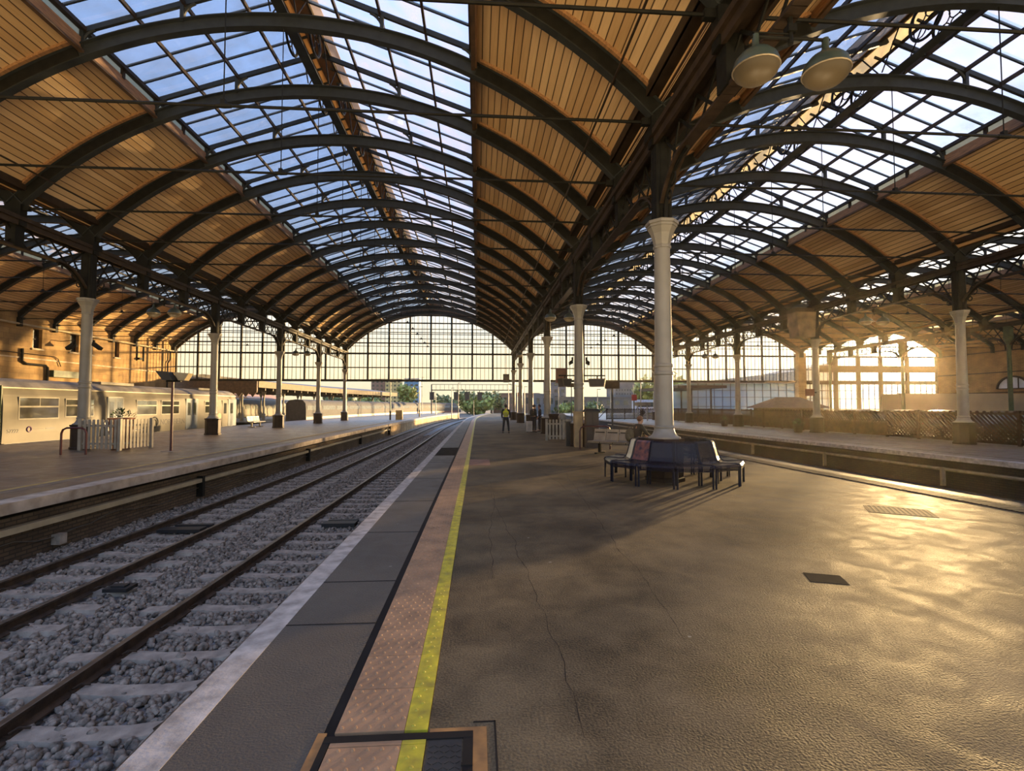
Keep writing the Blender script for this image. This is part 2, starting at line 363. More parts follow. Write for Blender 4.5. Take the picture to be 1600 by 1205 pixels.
# ------------------------------------------------------------------ mesh helpers
class MB:
    def __init__(self):
        self.v = []; self.f = []; self.uv = {}; self.mi = []; self.cur = 0
    def add(self, vs, fs):
        o = len(self.v)
        self.v += [tuple(x) for x in vs]
        for q in fs:
            self.f.append(tuple(i + o for i in q)); self.mi.append(self.cur)
        return o
    def box(self, c, s, rz=0.0):
        x, y, z = s[0] / 2, s[1] / 2, s[2] / 2
        cr, sr = cos(rz), sin(rz)
        vs = []
        for dz in (-z, z):
            for dx, dy in ((-x, -y), (x, -y), (x, y), (-x, y)):
                vs.append((c[0] + dx * cr - dy * sr, c[1] + dx * sr + dy * cr, c[2] + dz))
        self.add(vs, [(0, 3, 2, 1), (4, 5, 6, 7), (0, 1, 5, 4), (1, 2, 6, 5), (2, 3, 7, 6), (3, 0, 4, 7)])
        return self
    def b2(self, x0, x1, y0, y1, z0, z1):
        return self.box(((x0 + x1) / 2, (y0 + y1) / 2, (z0 + z1) / 2), (abs(x1 - x0), abs(y1 - y0), abs(z1 - z0)))
    def beam(self, p, q, w, h, up=(0, 0, 1)):
        p, q = Vector(p), Vector(q)
        d = (q - p).normalized(); upv = Vector(up)
        s = d.cross(upv)
        if s.length < 1e-4: s = d.cross(Vector((1, 0, 0)))
        s.normalize(); u = s.cross(d).normalized()
        s *= w / 2; u *= h / 2
        vs = [p - s - u, p + s - u, p + s + u, p - s + u, q - s - u, q + s - u, q + s + u, q - s + u]
        self.add(vs, [(0, 3, 2, 1), (4, 5, 6, 7), (0, 1, 5, 4), (1, 2, 6, 5), (2, 3, 7, 6), (3, 0, 4, 7)])
        return self
    def tube(self, pts, r, n=8, closed=False, caps=True):
        pts = [Vector(p) for p in pts]
        rs = r if isinstance(r, (list, tuple)) else [r] * len(pts)
        rings = []; N = len(pts); prev = None
        for i, p in enumerate(pts):
            a = pts[(i - 1) % N] if (closed or i > 0) else p
            b = pts[(i + 1) % N] if (closed or i < N - 1) else p
            d = (b - a)
            if d.length < 1e-9: d = Vector((0, 0, 1))
            d.normalize()
            ref = prev if prev is not None else (Vector((0, 0, 1)) if abs(d.z) < 0.9 else Vector((1, 0, 0)))
            s = d.cross(ref)
            if s.length < 1e-5: s = d.cross(Vector((1, 0, 0.3)))
            s.normalize(); u = s.cross(d).normalized(); prev = u
            rings.append([p + s * (cos(2 * pi * k / n) * rs[i]) + u * (sin(2 * pi * k / n) * rs[i]) for k in range(n)])
        vs = [v for rg in rings for v in rg]; fs = []
        M_ = N if closed else N - 1
        for i in range(M_):
            for k in range(n):
                a = i * n + k; b = i * n + (k + 1) % n
                j = (i + 1) % N
                fs.append((a, b, j * n + (k + 1) % n, j * n + k))
        if caps and not closed:
            fs.append(tuple(range(n - 1, -1, -1))); fs.append(tuple((N - 1) * n + k for k in range(n)))
        self.add(vs, fs)
        return self
    def lathe(self, prof, n=16, c=(0, 0, 0), rot=0.0, sq=None, axis='z'):
        vs = []; fs = []
        for (r, z) in prof:
            for k in range(n):
                a = 2 * pi * k / n + rot
                x, y = r * cos(a), r * sin(a)
                if axis == 'z': vs.append((c[0] + x, c[1] + y, c[2] + z))
                elif axis == 'x': vs.append((c[0] + z, c[1] + x, c[2] + y))
                else: vs.append((c[0] + x, c[1] + z, c[2] + y))
        for i in range(len(prof) - 1):
            for k in range(n):
                a = i * n + k; b = i * n + (k + 1) % n
                fs.append((a, b, b + n, a + n))
        if prof[0][0] > 1e-4: fs.append(tuple(range(n - 1, -1, -1)))
        if prof[-1][0] > 1e-4: fs.append(tuple((len(prof) - 1) * n + k for k in range(n)))
        self.add(vs, fs)
        return self
    def prism(self, poly, a0, a1, axis='y'):
        """poly in the plane across the axis, extruded from a0 to a1"""
        n = len(poly)
        def P(p, a):
            if axis == 'y': return (p[0], a, p[1])
            if axis == 'x': return (a, p[0], p[1])
            return (p[0], p[1], a)
        vs = [P(p, a0) for p in poly] + [P(p, a1) for p in poly]
        fs = [tuple(range(n)), tuple(range(2 * n - 1, n - 1, -1))]
        for i in range(n):
            j = (i + 1) % n
            fs.append((i, i + n, j + n, j))
        self.add(vs, fs)
        return self
    def quad(self, a, b, c, d):
        self.add([a, b, c, d], [(0, 1, 2, 3)]); return self
    def ball(self, c, r, n=10, m=7, sc=(1, 1, 1)):
        vs = [(c[0], c[1], c[2] - r * sc[2])]; fs = []
        for i in range(1, m):
            ph = -pi / 2 + pi * i / m
            for k in range(n):
                a = 2 * pi * k / n
                vs.append((c[0] + r * sc[0] * cos(ph) * cos(a), c[1] + r * sc[1] * cos(ph) * sin(a), c[2] + r * sc[2] * sin(ph)))
        vs.append((c[0], c[1], c[2] + r * sc[2]))
        for k in range(n):
            fs.append((0, 1 + (k + 1) % n, 1 + k))
        for i in range(m - 2):
            for k in range(n):
                a = 1 + i * n + k; b = 1 + i * n + (k + 1) % n
                fs.append((a, b, b + n, a + n))
        t = len(vs) - 1; o = 1 + (m - 2) * n
        for k in range(n):
            fs.append((o + k, o + (k + 1) % n, t))
        self.add(vs, fs); return self
    def build(self, name, m, parent=None, smooth=False, loc=None):
        me = bpy.data.meshes.new(name)
        me.from_pydata([tuple(v) for v in self.v], [], self.f)
        ms = m if isinstance(m, (list, tuple)) else [m]
        for x in ms: me.materials.append(x)
        if len(ms) > 1: me.polygons.foreach_set('material_index', self.mi)
        if smooth:
            me.polygons.foreach_set('use_smooth', [True] * len(me.polygons))
            try: me.set_sharp_from_angle(angle=RAD(40))
            except Exception: pass
        me.update()
        return link(name, me, parent, loc)

def link(name, data, parent=None, loc=None):
    o = bpy.data.objects.new(name, data)
    C.objects.link(o)
    if parent is not None: o.parent = parent
    if loc is not None: o.location = loc
    return o

def tag(o, label=None, cat=None, group=None, kind=None):
    if label: o['label'] = label
    if cat: o['category'] = cat
    if group: o['group'] = group
    if kind: o['kind'] = kind
    return o

def thing(name, label, cat, loc=(0, 0, 0), rz=0.0, group=None):
    o = bpy.data.objects.new(name, None)
    o.empty_display_size = 0.2
    o.location = loc; o.rotation_euler = (0, 0, rz)
    C.objects.link(o)
    return tag(o, label, cat, group)

def struct(o, label=None, cat=None):
    return tag(o, label, cat, kind='structure')

def dup(root, loc=None, rz=None, label=None, group=None):
    r = root.copy(); C.objects.link(r)
    if loc is not None: r.location = loc
    if rz is not None: r.rotation_euler = (0, 0, rz)
    if label: r['label'] = label
    if group: r['group'] = group
    for ch in list(root.children):
        c = ch.copy(); C.objects.link(c); c.parent = r
        for g in list(ch.children):
            d = g.copy(); C.objects.link(d); d.parent = c
    return r

ORD = ['', 'first', 'second', 'third', 'fourth', 'fifth', 'sixth', 'seventh', 'eighth', 'ninth', 'tenth', 'eleventh', 'twelfth',
       'thirteenth', 'fourteenth', 'fifteenth', 'sixteenth', 'seventeenth', 'eighteenth', 'nineteenth', 'twentieth']

# ------------------------------------------------------------------ plan of the place
Y0, DR = 11.2211, 3.2283            # first column, rib spacing
BAY = 3 * DR
XL0, XL1, XR1, XR2, XR3, XR4 = -34.96, -15.557, 4.2658, 21.6218, 40.3, 59.0
YS = 60.35                          # end screens
FOOT = 8.2
SPANS = [dict(xa=XL0, xb=XL1, top=12.4, w=5.4, desc='vault by the ochre wall', short='left'),
         dict(xa=XL1, xb=XR1, top=12.6, w=5.5, desc='vault over the two tracks', short='tracks'),
         dict(xa=XR1, xb=XR2, top=11.65, w=4.9, desc='vault right of the ring bench', short='ring'),
         dict(xa=XR2, xb=XR3, top=11.4, w=5.2, desc='vault beyond the trellis fence', short='fence'),
         dict(xa=XR3, xb=XR4, top=11.4, w=5.2, desc='vault nearest the setting sun', short='sun')]
for s in SPANS:
    s['cx'] = (s['xa'] + s['xb']) / 2; s['hs'] = (s['xb'] - s['xa']) / 2
    sag = s['top'] - FOOT
    s['R'] = (s['hs'] ** 2 + sag ** 2) / (2 * sag); s['zc'] = s['top'] - s['R']
    s['amax'] = asin(s['hs'] / s['R'])
def arc(s, a, dr=0.0):
    return (s['cx'] + (s['R'] + dr) * sin(a), s['zc'] + (s['R'] + dr) * cos(a))
def soffit(s, x):
    return s['zc'] + sqrt(max(0, s['R'] ** 2 - (x - s['cx']) ** 2))
def bend(Y):                         # the tracks and platforms swing right beyond the roof
    return 0.0011 * max(0.0, Y - 55.0) ** 2
KMIN, KMAX = -4, 15
def ribY(k): return Y0 + k * DR

# ================================================================== ground, track beds, platforms
def strip_poly(name, m, x0f, x1f, ys, z, thick, kind='structure', parent=None):
    """a long slab between two edges x0f(Y), x1f(Y) following the bend"""
    b = MB(); n = len(ys); vs = []; fs = []
    for y in ys:
        a, c = x0f(y), x1f(y)
        vs += [(a, y, z), (c, y, z), (c, y, z - thick), (a, y, z - thick)]
    for i in range(n - 1):
        o = 4 * i
        fs += [(o, o + 1, o + 5, o + 4), (o + 1, o + 2, o + 6, o + 5), (o + 2, o + 3, o + 7, o + 6), (o + 3, o, o + 4, o + 7)]
    fs += [(0, 3, 2, 1), (4 * n - 4, 4 * n - 3, 4 * n - 2, 4 * n - 1)]
    b.add(vs, fs)
    o = b.build(name, m, parent)
    if kind: o['kind'] = kind
    return o

YR = [-2.6] + [55] + [60 + 5 * i for i in range(12)]
o = MB().quad((-420, -3, -1.22), (420, -3, -1.22), (420, 700, -1.22), (-420, 700, -1.22)).build('yard_ground', GROUND); struct(o)

# middle platform -------------------------------------------------------------
XE = -1.678
def mid_right(y):
    pts = [(-3, 9.62), (8, 9.48), (12.5, 9.27), (16.5, 9.19), (40, 9.15), (60, 9.15), (130, 9.15)]
    for (a, xa), (c, xc) in zip(pts, pts[1:]):
        if y <= c: return xa + (xc - xa) * (y - a) / (c - a) + bend(y)
    return 9.15 + bend(y)
YM = [-2.6, 2, 5, 8, 10, 12.5, 14.5, 16.5, 25, 40] + YR[1:]
o = strip_poly('middle_platform_deck', FLOOR, lambda y: -0.255 + bend(y), lambda y: mid_right(y) - 0.30, YM, 0.0, 0.25); struct(o)
o = strip_poly('edge_paving', SLAB, lambda y: XE + 0.2 + bend(y), lambda y: -0.795 + bend(y), YR, 0.0, 0.25); struct(o)
o = strip_poly('white_edge_stripe', WHITELINE, lambda y: XE + bend(y), lambda y: XE + 0.2 + bend(y), YR, 0.002, 0.16); struct(o)
o = strip_poly('tar_joint', TAR, lambda y: -0.800 + bend(y), lambda y: -0.733 + bend(y), YR, -0.004, 0.2); struct(o)
TG = 2.70   # the hatch frame interrupts the strips here
tac = MB()
def tact_tiles(y0, y1):
    y = y0
    while y < y1:
        yb = min(y + 0.40, y1)
        tac.b2(-0.735 + bend(y), -0.379 + bend(y), y + 0.003, yb - 0.003, -0.05, 0.006)
        if y < 16:
            for i in range(6):
                for j in range(5):
                    yy = y + 0.04 + i * 0.0667
                    if yy > yb - 0.02: continue
                    xx = -0.735 + 0.036 + j * 0.071 + (0.018 if i % 2 else -0.010)
                    tac.lathe([(0.0125, 0.005), (0.0105, 0.0115), (0.005, 0.0145), (0, 0.015)], 8 if y < 8 else 5, (xx, yy, 0))
        y += 0.40
tact_tiles(TG + 0.01, 62)
tact_tiles(62, 110)
tact_tiles(1.4, TG - 0.06)
o = tac.build('tactile_strip', TACT, smooth=True); struct(o)
ye = MB()
def yel(y0, y1):
    y = y0
    while y < y1:
        yb = min(y + 0.40, y1)
        ye.b2(-0.377 + bend(y), -0.258 + bend(y), y + 0.002, yb - 0.001, -0.05, 0.006)
        if y < 14:
            for i in range(6):
                yy = y + 0.04 + i * 0.0667
                if yy < yb - 0.02:
                    ye.lathe([(0.0125, 0.005), (0.010, 0.0095), (0.004, 0.0115), (0, 0.012)], 8 if y < 8 else 5, (-0.327 + (0.018 if i % 2 else -0.010), yy, 0))
        y += 0.40
yel(TG + 0.01, 110); yel(1.4, TG - 0.06)
o = ye.build('yellow_line', YELLOW, smooth=True); struct(o)
# right edge of the middle platform
o = strip_poly('far_side_edge_stone', SLAB, lambda y: mid_right(y) - 0.30, mid_right, YM, 0.0, 0.25); struct(o)
tb = MB(); tr2 = MB()
for i in range(150):
    y = 0 + i * 0.40
    xr = mid_right(y) - 0.47
    tb.box((xr - 0.2, y + 0.2, 0.004), (0.40, 0.385, 0.012))
    if 5 < y < 22:
        for a in range(5):
            tr2.box((xr - 0.2, y + 0.05 + a * 0.078, 0.011), (0.40, 0.032, 0.008))
o = tb.build('ribbed_warning_strip', mat('dull_warning_paving', (0.035, 0.027, 0.018), 0.9, 0, 0.2, 5, spec=0.05)); struct(o)
tr2.build('raised_ribs', mat('pale_rib_paving', (0.16, 0.115, 0.065), 0.7, 0, 0.2, 5, spec=0.2), o)  # ribs coloured paler than the strip under them
wallm = MB()
o = strip_poly('middle_platform_wall', BRICK, lambda y: XE + 0.16 + bend(y), lambda y: mid_right(y) - 0.12, YM, -0.16, 1.05); struct(o)
# floor patches and cracks
o = MB().b2(-0.25, 0.36, 14.35, 15.95, -0.01, 0.004).build('red_floor_patch', mat('red_oxide_paint', (0.20, 0.075, 0.045), 0.6, 0, 0.2, 5)); struct(o)
o = MB().b2(-1.47, -0.78, 17.3, 20.5, -0.01, 0.003).build('dark_floor_patch', mat('dark_patch_asphalt', (0.030, 0.025, 0.020), 0.95, 0, 0.2, 5, spec=0.05)); struct(o)
gm = MB()
for y in (4.05, 5.0, 6.9, 9.1, 11.9, 15.2):
    gm.b2(XE + 0.2, -0.795, y - 0.006, y + 0.006, -0.01, 0.0025)
o = gm.build('paving_joint_lines', TAR); struct(o)

rngc = random.Random(5)
for ci, (x, y, n, dx, dy) in enumerate(((0.55, 2.6, 60, -0.003, 0.12), (1.5, 3.6, 70, 0.012, 0.13), (0.15, 5.0, 45, 0.004, 0.15), (3.9, 5.4, 40, 0.10, 0.05), (2.0, 8.0, 50, -0.01, 0.14))):
    pts = []
    for i in range(n):
        pts.append((x, y)); x += dx + rngc.uniform(-.022, .022); y += dy + rngc.uniform(-.02, .02)
    b = MB()
    for i, ((xa_, ya_), (xb_, yb_)) in enumerate(zip(pts, pts[1:])):
        w_ = rngc.uniform(.001, .0032)
        b.quad((xa_ - w_, ya_, .0015), (xa_ + w_, ya_, .0015), (xb_ + w_, yb_, .0015), (xb_ - w_, yb_, .0015))
    o = b.build('floor_crack', TAR); struct(o)

def drain(name, cx, cy, lx, ly, rz, label, n):
    t = thing(name, label, 'drain grate', (cx, cy, 0), rz)
    f = MB()
    for s in (-1, 1):
        f.box((0, s * ly / 2, -0.003), (lx, 0.02, 0.012)); f.box((s * lx / 2, 0, -0.003), (0.02, ly, 0.012))
    CI = mat('cast_iron_grate', (0.11, 0.082, 0.05), 0.8, 0, 0.2, 5, spec=0.12)
    f.build('frame', CI, t)
    g = MB().box((0, 0, -0.004), (lx, ly, 0.010)); g.build('pit', TAR, t)
    s = MB()
    for i in range(n):
        s.box((-lx / 2 + (i + 0.5) * lx / n, 0, -0.002), (lx / n * 0.55, ly, 0.010))
    s.build('slats', CI, t)
drain('drain_grate', 6.79, 7.70, 0.86, 0.62, -0.55, 'square slotted metal drain grate set in the floor below the ribbed strip', 13)
tag(MB().box((3.42, 4.77, -0.004), (0.33, 0.27, 0.013), -0.35).build('utility_cover', mat('dark_patch_asphalt', (0.035, 0.030, 0.026))), 'small dark square cover set in the open asphalt at lower right', 'utility cover')

# access hatch in the foreground
t = thing('access_hatch', 'chequer plate access hatch in orange painted frame at the end of the tactile strip', 'access hatch', (-0.32, 2.3, 0))
h = MB()
h.b2(0.30, 0.37, -0.9, 0.355, -0.02, 0.004); h.b2(0.075, 0.37, 0.355, 0.42, -0.02, 0.004); h.b2(-0.50, -0.455, -0.9, 0.42, -0.02, 0.004)
h.build('painted_border', ORANGE, t)
h = MB(); h.b2(-0.455, 0.30, 0.335, 0.385, -0.03, 0.008); h.b2(0.25, 0.30, -0.9, 0.335, -0.03, 0.007); h.b2(-0.455, -0.42, -0.9, 0.335, -0.03, 0.007)
h.b2(0.246, 0.30, 0.13, 0.15, 0.007, 0.012)
h.build('frame', TAR, t)
h = MB(); h.b2(0.075, 0.245, -0.9, 0.33, -0.03, 0.002)
for i in range(6):
    for j in range(30):
        x = 0.093 + i * 0.027; y = -0.85 + j * 0.039
        a = RAD(38) if (i + j) % 2 else RAD(-38)
        h.box((x, y, 0.003), (0.024, 0.005, 0.005), a)
h.build('chequer_plate', PLATE, t)
h = MB()
h.b2(0.41, 0.42, -0.9, 0.47, -0.02, 0.003); h.b2(0.30, 0.42, 0.46, 0.47, -0.02, 0.003)
h.build('cut_line', TAR, t)

# left platform -----------------------------------------------------------------
XLP = -8.15
def lp(y): return XLP + bend(y)
o = MB().quad((-60, YS + .5, -.25), (-20, YS + .5, -.25), (-12, 125, -.25), (-60, 125, -.25)).build('far_platform_deck', FARFLOOR); struct(o)
o = strip_poly('left_platform_deck', FARFLOOR, lambda y: -20.9 + bend(y) * 1.8, lambda y: lp(y) - 0.42, YR, 0.0, 0.3); struct(o)
o = strip_poly('left_platform_coping', mat('pale_coping_stone', (0.48, 0.40, 0.31), 0.8, 0, 0.2, 3.0, 0.3, 30, col2=(0.30, 0.235, 0.17), detail=8), lambda y: lp(y) - 0.42, lp, YR, 0.004, 0.20); struct(o)
o = strip_poly('left_platform_yellow_line', mat('dull_yellow_paint', (0.46, 0.33, 0.10), 0.6, 0, 0.2, 5), lambda y: lp(y) - 1.45, lambda y: lp(y) - 1.30, YR, 0.004, 0.02); struct(o)
o = strip_poly('left_platform_tactile', mat('worn_buff_paving', (0.22, 0.16, 0.10), 0.7, 0, 0.2, 5), lambda y: lp(y) - 1.30, lambda y: lp(y) - 1.0, YR, 0.003, 0.02); struct(o)
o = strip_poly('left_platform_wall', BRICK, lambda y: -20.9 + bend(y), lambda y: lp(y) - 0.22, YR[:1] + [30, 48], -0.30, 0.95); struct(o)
o = strip_poly('left_platform_brick_wall', stone_mat('sunlight_toned_brick', (0.60, 0.42, 0.20), (0.46, 0.29, 0.12), (0.3, 0.2, 0.1), 1.0, 0.5, 0.15), lambda y: -20.9 + bend(y) * 1.8, lambda y: lp(y) - 0.04, [48, 55] + YR[2:], -0.14, 1.1); struct(o)  # paler brick: the sunlight on this stretch is put into the colour

# cream cable trunking with brackets along the wall of the left platform
t = thing('cable_trunking', 'long cream cable trunking fixed along the wall below the left platform edge', 'cable trunking')
b = MB().b2(XLP - 0.20, XLP - 0.05, -2, 25.0, -0.575, -0.465); b.b2(XLP - 0.20, XLP - 0.05, 25.35, 47.6, -0.55, -0.44); b.build('trunk', CREAM, t)
b = MB()
for y in (15.6, 25.1, 36.0, 47.4):
    MB().b2(XLP - 0.21, XLP - 0.03, y, y + 0.12, -1.0, -0.40).build('bracket_post', IRON, t)
pass
t = thing('wall_cable', 'thin grey cable sagging along the wall under the cream trunking', 'cable')
pts = []
for i in range(60):
    y = 2 + i * 0.45
    pts.append((XLP - 0.15, y, -0.80 + 0.07 * sin(i * 0.9) + 0.03 * sin(i * 2.3)))
MB().tube(pts, 0.012, 5).build('cable', SIGNGREY, t)
for y in (6.7, 10.6):
    tag(MB().box((XLP - 0.12, y, -0.93), (0.16, 0.18, 0.2)).build('junction_box', CONC), ('pale square junction box at the foot of the trunking wall, nearer one' if y < 8 else 'pale square junction box at the foot of the trunking wall, farther one'), 'junction box')

# ------------------------------------------------------------------ track bed, sleepers and rails
PB = -1.16
o = strip_poly('ballast_bed', mat('ballast_bed_stone', (0.20, 0.19, 0.185), 0.95, 0, 0.4, 16.0, 1.0, 26, col2=(0.045, 0.042, 0.04)), lambda y: XLP - 0.3 + bend(y), lambda y: XE + 0.25 + bend(y), YR, PB, 0.3); struct(o)
def stones():
    rng = np.random.default_rng(3)
    ico = np.array([(0, 0, 1), (.894, 0, .447), (.276, .851, .447), (-.724, .526, .447), (-.724, -.526, .447), (.276, -.851, .447),
                    (.724, .526, -.447), (-.276, .851, -.447), (-.894, 0, -.447), (-.276, -.851, -.447), (.724, -.526, -.447), (0, 0, -1)])
    tri = np.array([(0, 1, 2), (0, 2, 3), (0, 3, 4), (0, 4, 5), (0, 5, 1), (1, 6, 2), (2, 7, 3), (3, 8, 4), (4, 9, 5), (5, 10, 1),
                    (6, 7, 2), (7, 8, 3), (8, 9, 4), (9, 10, 5), (10, 6, 1), (11, 7, 6), (11, 8, 7), (11, 9, 8), (11, 10, 9), (11, 6, 10)])
    P = []
    for y0, y1, dens, r0, r1 in ((2.2, 7.5, 470, .024, .056), (7.5, 14, 360, .028, .058), (14, 26, 190, .034, .064), (26, 48, 60, .045, .075)):
        n = int((y1 - y0) * 6.2 * dens)
        q = np.stack([rng.uniform(XLP - 0.15, XE + 0.1, n), rng.uniform(y0, y1, n), rng.uniform(PB - 0.012, PB + 0.045, n), rng.uniform(r0, r1, n)], 1)
        # keep the sleeper tops mostly clear
        ph = np.abs(((q[:, 1] - 4.645 + 0.335) % 0.67) - 0.335)
        on = (ph < 0.115) & (((q[:, 0] > -4.6) & (q[:, 0] < -1.9)) | ((q[:, 0] > -7.8) & (q[:, 0] < -5.2)))
        keep = ~on | (rng.uniform(size=n) < 0.10)
        rails = np.min(np.abs(q[:, 0:1] - np.array([[-2.6, -3.97, -5.81, -7.18]])), axis=1) < 0.085
        P.append(q[keep & ~rails])
    P = np.concatenate(P); n = len(P)
    A = rng.normal(size=(n, 3, 3)); Q, _ = np.linalg.qr(A)
    sc = rng.uniform(0.55, 1.25, (n, 1, 3))
    jit = rng.uniform(0.75, 1.2, (n, 12, 1))
    V = ico[None] * jit * sc
    V = np.einsum('nij,nkj->nki', Q, V) * P[:, 3][:, None, None] + P[:, None, :3]
    V = V.reshape(-1, 3).astype(np.float32)
    F = (tri[None] + (np.arange(n) * 12)[:, None, None]).reshape(-1).astype(np.int32)
    me = bpy.data.meshes.new('ballast_stones')
    me.vertices.add(len(V)); me.vertices.foreach_set('co', V.ravel())
    nf = len(F) // 3
    me.loops.add(len(F)); me.loops.foreach_set('vertex_index', F)
    me.polygons.add(nf); me.polygons.foreach_set('loop_start', np.arange(0, len(F), 3, dtype=np.int32))
    me.materials.append(BALLAST)
    me.update(calc_edges=True)
    return link('ballast_stones', me)
tag(stones(), 'loose grey ballast stones filling the track bed between the platforms', 'ballast', kind='stuff')

def make_sleeper(name, label, group, x):
    b = MB()
    sec = [(-0.13, -0.16), (-0.10, 0.0), (0.10, 0.0), (0.13, -0.16)]
    w = 1.27
    vs = []; fs = []
    for xx, dz in ((-w, 0.0), (-0.95, 0.012), (-0.5, 0.012), (-0.25, -0.012), (0.25, -0.012), (0.5, 0.012), (0.95, 0.012), (w, 0.0)):
        vs += [(xx, p[0], p[1] + (dz if p[1] == 0 else 0)) for p in sec]
    for i in range(7):
        for k in range(4):
            a = 4 * i + k; c = 4 * i + (k + 1) % 4
            fs.append((a, c, c + 4, a + 4))
    fs += [(0, 3, 2, 1), (28, 29, 30, 31)]
    b.add(vs, fs)
    o = b.build(name, CONC, loc=(x, 0, PB + 0.058))
    tag(o, label, 'sleeper', group)
    for s in (-1, 1):
        c = MB().box((s * 0.685, 0, 0.02), (0.17, 0.15, 0.03))
        c.tube([(s * 0.685 - 0.15, -0.05, 0.03), (s * 0.685 - 0.09, 0.0, 0.06), (s * 0.685 - 0.06, 0.06, 0.045)], 0.012, 5)
        c.tube([(s * 0.685 + 0.15, 0.05, 0.03), (s * 0.685 + 0.09, 0.0, 0.06), (s * 0.685 + 0.06, -0.06, 0.045)], 0.012, 5)
        c.build('rail_clip', RUST, o)
    return o
for x, lab, grp in ((-3.285, 'grey concrete sleeper of the track along the middle platform', 'sleepers of the right track'),
                    (-6.495, 'grey concrete sleeper of the track along the left platform', 'sleepers of the left track')):
    proto = None
    for i in range(-4, 62):
        y = 4.645 + 0.67 * i + (0.12 if x < -5 else 0)
        if proto is None:
            proto = make_sleeper('sleeper', lab, grp, x); proto.location.y = y
        else:
            dup(proto, (x + random.uniform(-.02, .02), y, PB + 0.058), random.uniform(-.008, .008))
    b = MB()
    for i in range(62, 150):
        y = 4.645 + 0.67 * i
        b.box((x + bend(y), y, PB - 0.01), (2.5, 0.22, 0.14))
    tag(b.build('distant_sleepers', CONC), 'distant concrete sleepers of the %s track near the bend' % ('right' if x > -5 else 'left'), 'sleepers', kind='stuff')

def rail(x, label, ya=-2, yb=110, zt=-0.95):
    ys = [ya, 5, 10, 20, 30, 40, 50, 55] + [58 + 3 * i for i in range(int((yb - 58) / 3) + 1)]
    prof = [(-0.07, -0.16), (-0.07, -0.145), (-0.012, -0.12), (-0.012, -0.045), (-0.036, -0.03), (-0.036, -0.004), (-0.028, 0), (0.028, 0), (0.036, -0.004), (0.036, -0.03), (0.012, -0.045), (0.012, -0.12), (0.07, -0.145), (0.07, -0.16)]
    n = len(prof); b = MB(); vs = []; fs = []
    for y in ys:
        vs += [(x + bend(y) + p[0], y, zt + p[1]) for p in prof]
    b.add(vs, [])
    for i in range(len(ys) - 1):
        for k in range(n):
            c = (k + 1) % n
            b.f.append((i * n + k, i * n + c, (i + 1) * n + c, (i + 1) * n + k))
            b.mi.append(1 if 5 <= k <= 7 else 0)
    o = b.build('rail', [RUST, STEEL])
    tag(o, label, 'rail')
rail(-2.60, 'rail closest under the white edge of the middle platform')
rail(-3.97, 'long rusty rail of the right track nearest the camera at lower left')
rail(-5.81, 'rusty rail second from the middle platform, inner rail of the left track')
rail(-7.18, 'brown rail closest to the wall of the left platform')
tag(MB().box((-5.35, 8.0, -1.03), (0.34, 0.26, 0.05)).box((-5.35, 8.0, -1.0), (0.2, 0.12, 0.03)).build('track_cover', BLACK), 'black metal cover plate lying between the rails of the two tracks', 'cover plate')
tag(MB().box((-3.2, 12.0, -1.05), (0.75, 0.30, 0.09)).box((-3.2, 12.35, -1.06), (0.7, 0.10, 0.07)).build('track_beacon', BLACK), 'black signalling plate between the rails of the right track', 'signalling plate')
tag(MB().box((-6.5, 11.6, -1.03), (0.9, 0.30, 0.07)).box((-6.45, 12.0, -1.04), (0.8, 0.12, 0.07)).build('track_beacon', BLACK), 'black signalling plate between the rails of the left track', 'signalling plate')

# right pit and platform -----------------------------------------------------------
def rp(y):
    pts = [(-3, 16.3), (13.6, 15.95), (21.4, 15.8), (33, 15.35), (60, 15.2), (140, 15.2)]
    for (a, xa), (c, xc) in zip(pts, pts[1:]):
        if y <= c: return xa + (xc - xa) * (y - a) / (c - a) + bend(y)
    return 15.2
YP = [-2.6, 8, 13.6, 17, 21.4, 27, 33, 45] + YR[1:]
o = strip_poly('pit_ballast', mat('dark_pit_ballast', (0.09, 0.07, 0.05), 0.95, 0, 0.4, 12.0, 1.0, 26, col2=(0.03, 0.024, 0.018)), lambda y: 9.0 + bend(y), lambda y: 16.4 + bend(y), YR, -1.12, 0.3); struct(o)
rail(10.15, 'near rail in the dark pit right of the ring bench', -2, 90)
rail(11.52, 'far rail in the dark pit right of the ring bench', -2, 90)
o = strip_poly('right_platform_deck', FARFLOOR, lambda y: rp(y) + 0.38, lambda y: 59 + bend(y), YP, 0.0, 0.3); struct(o)
o = strip_poly('right_platform_coping', WHITELINE, rp, lambda y: rp(y) + 0.38, YP, 0.004, 0.16); struct(o)
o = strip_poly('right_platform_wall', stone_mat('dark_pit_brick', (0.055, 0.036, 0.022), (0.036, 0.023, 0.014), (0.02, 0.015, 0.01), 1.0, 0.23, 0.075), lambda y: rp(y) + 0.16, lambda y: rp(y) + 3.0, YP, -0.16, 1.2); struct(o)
o = strip_poly('right_platform_joint', TAR, lambda y: rp(y) + 1.2, lambda y: rp(y) + 1.26, YP, 0.003, 0.02); struct(o)
t = thing('cable_trunking', 'weathered cream pipe on posts along the pit wall opposite the ring bench', 'cable trunking')
b = MB(); pts = [(rp(y) + 0.06, y, -0.47) for y in (-2, 8, 13.6, 17, 21.4, 27, 33, 45, 58)]
b.tube(pts, 0.055, 8); b.build('pipe', mat('dirty_cream_paint', (0.26, 0.20, 0.13), 0.6, 0, 0.2, 4), t)
b = MB()
for y in (11.5, 16.2, 21.9, 27.5, 34):
    b.box((rp(y) + 0.02, y, -0.72), (0.12, 0.10, 0.62))
b.build('posts', mat('dirty_cream_paint', (0.26, 0.20, 0.13)), t)

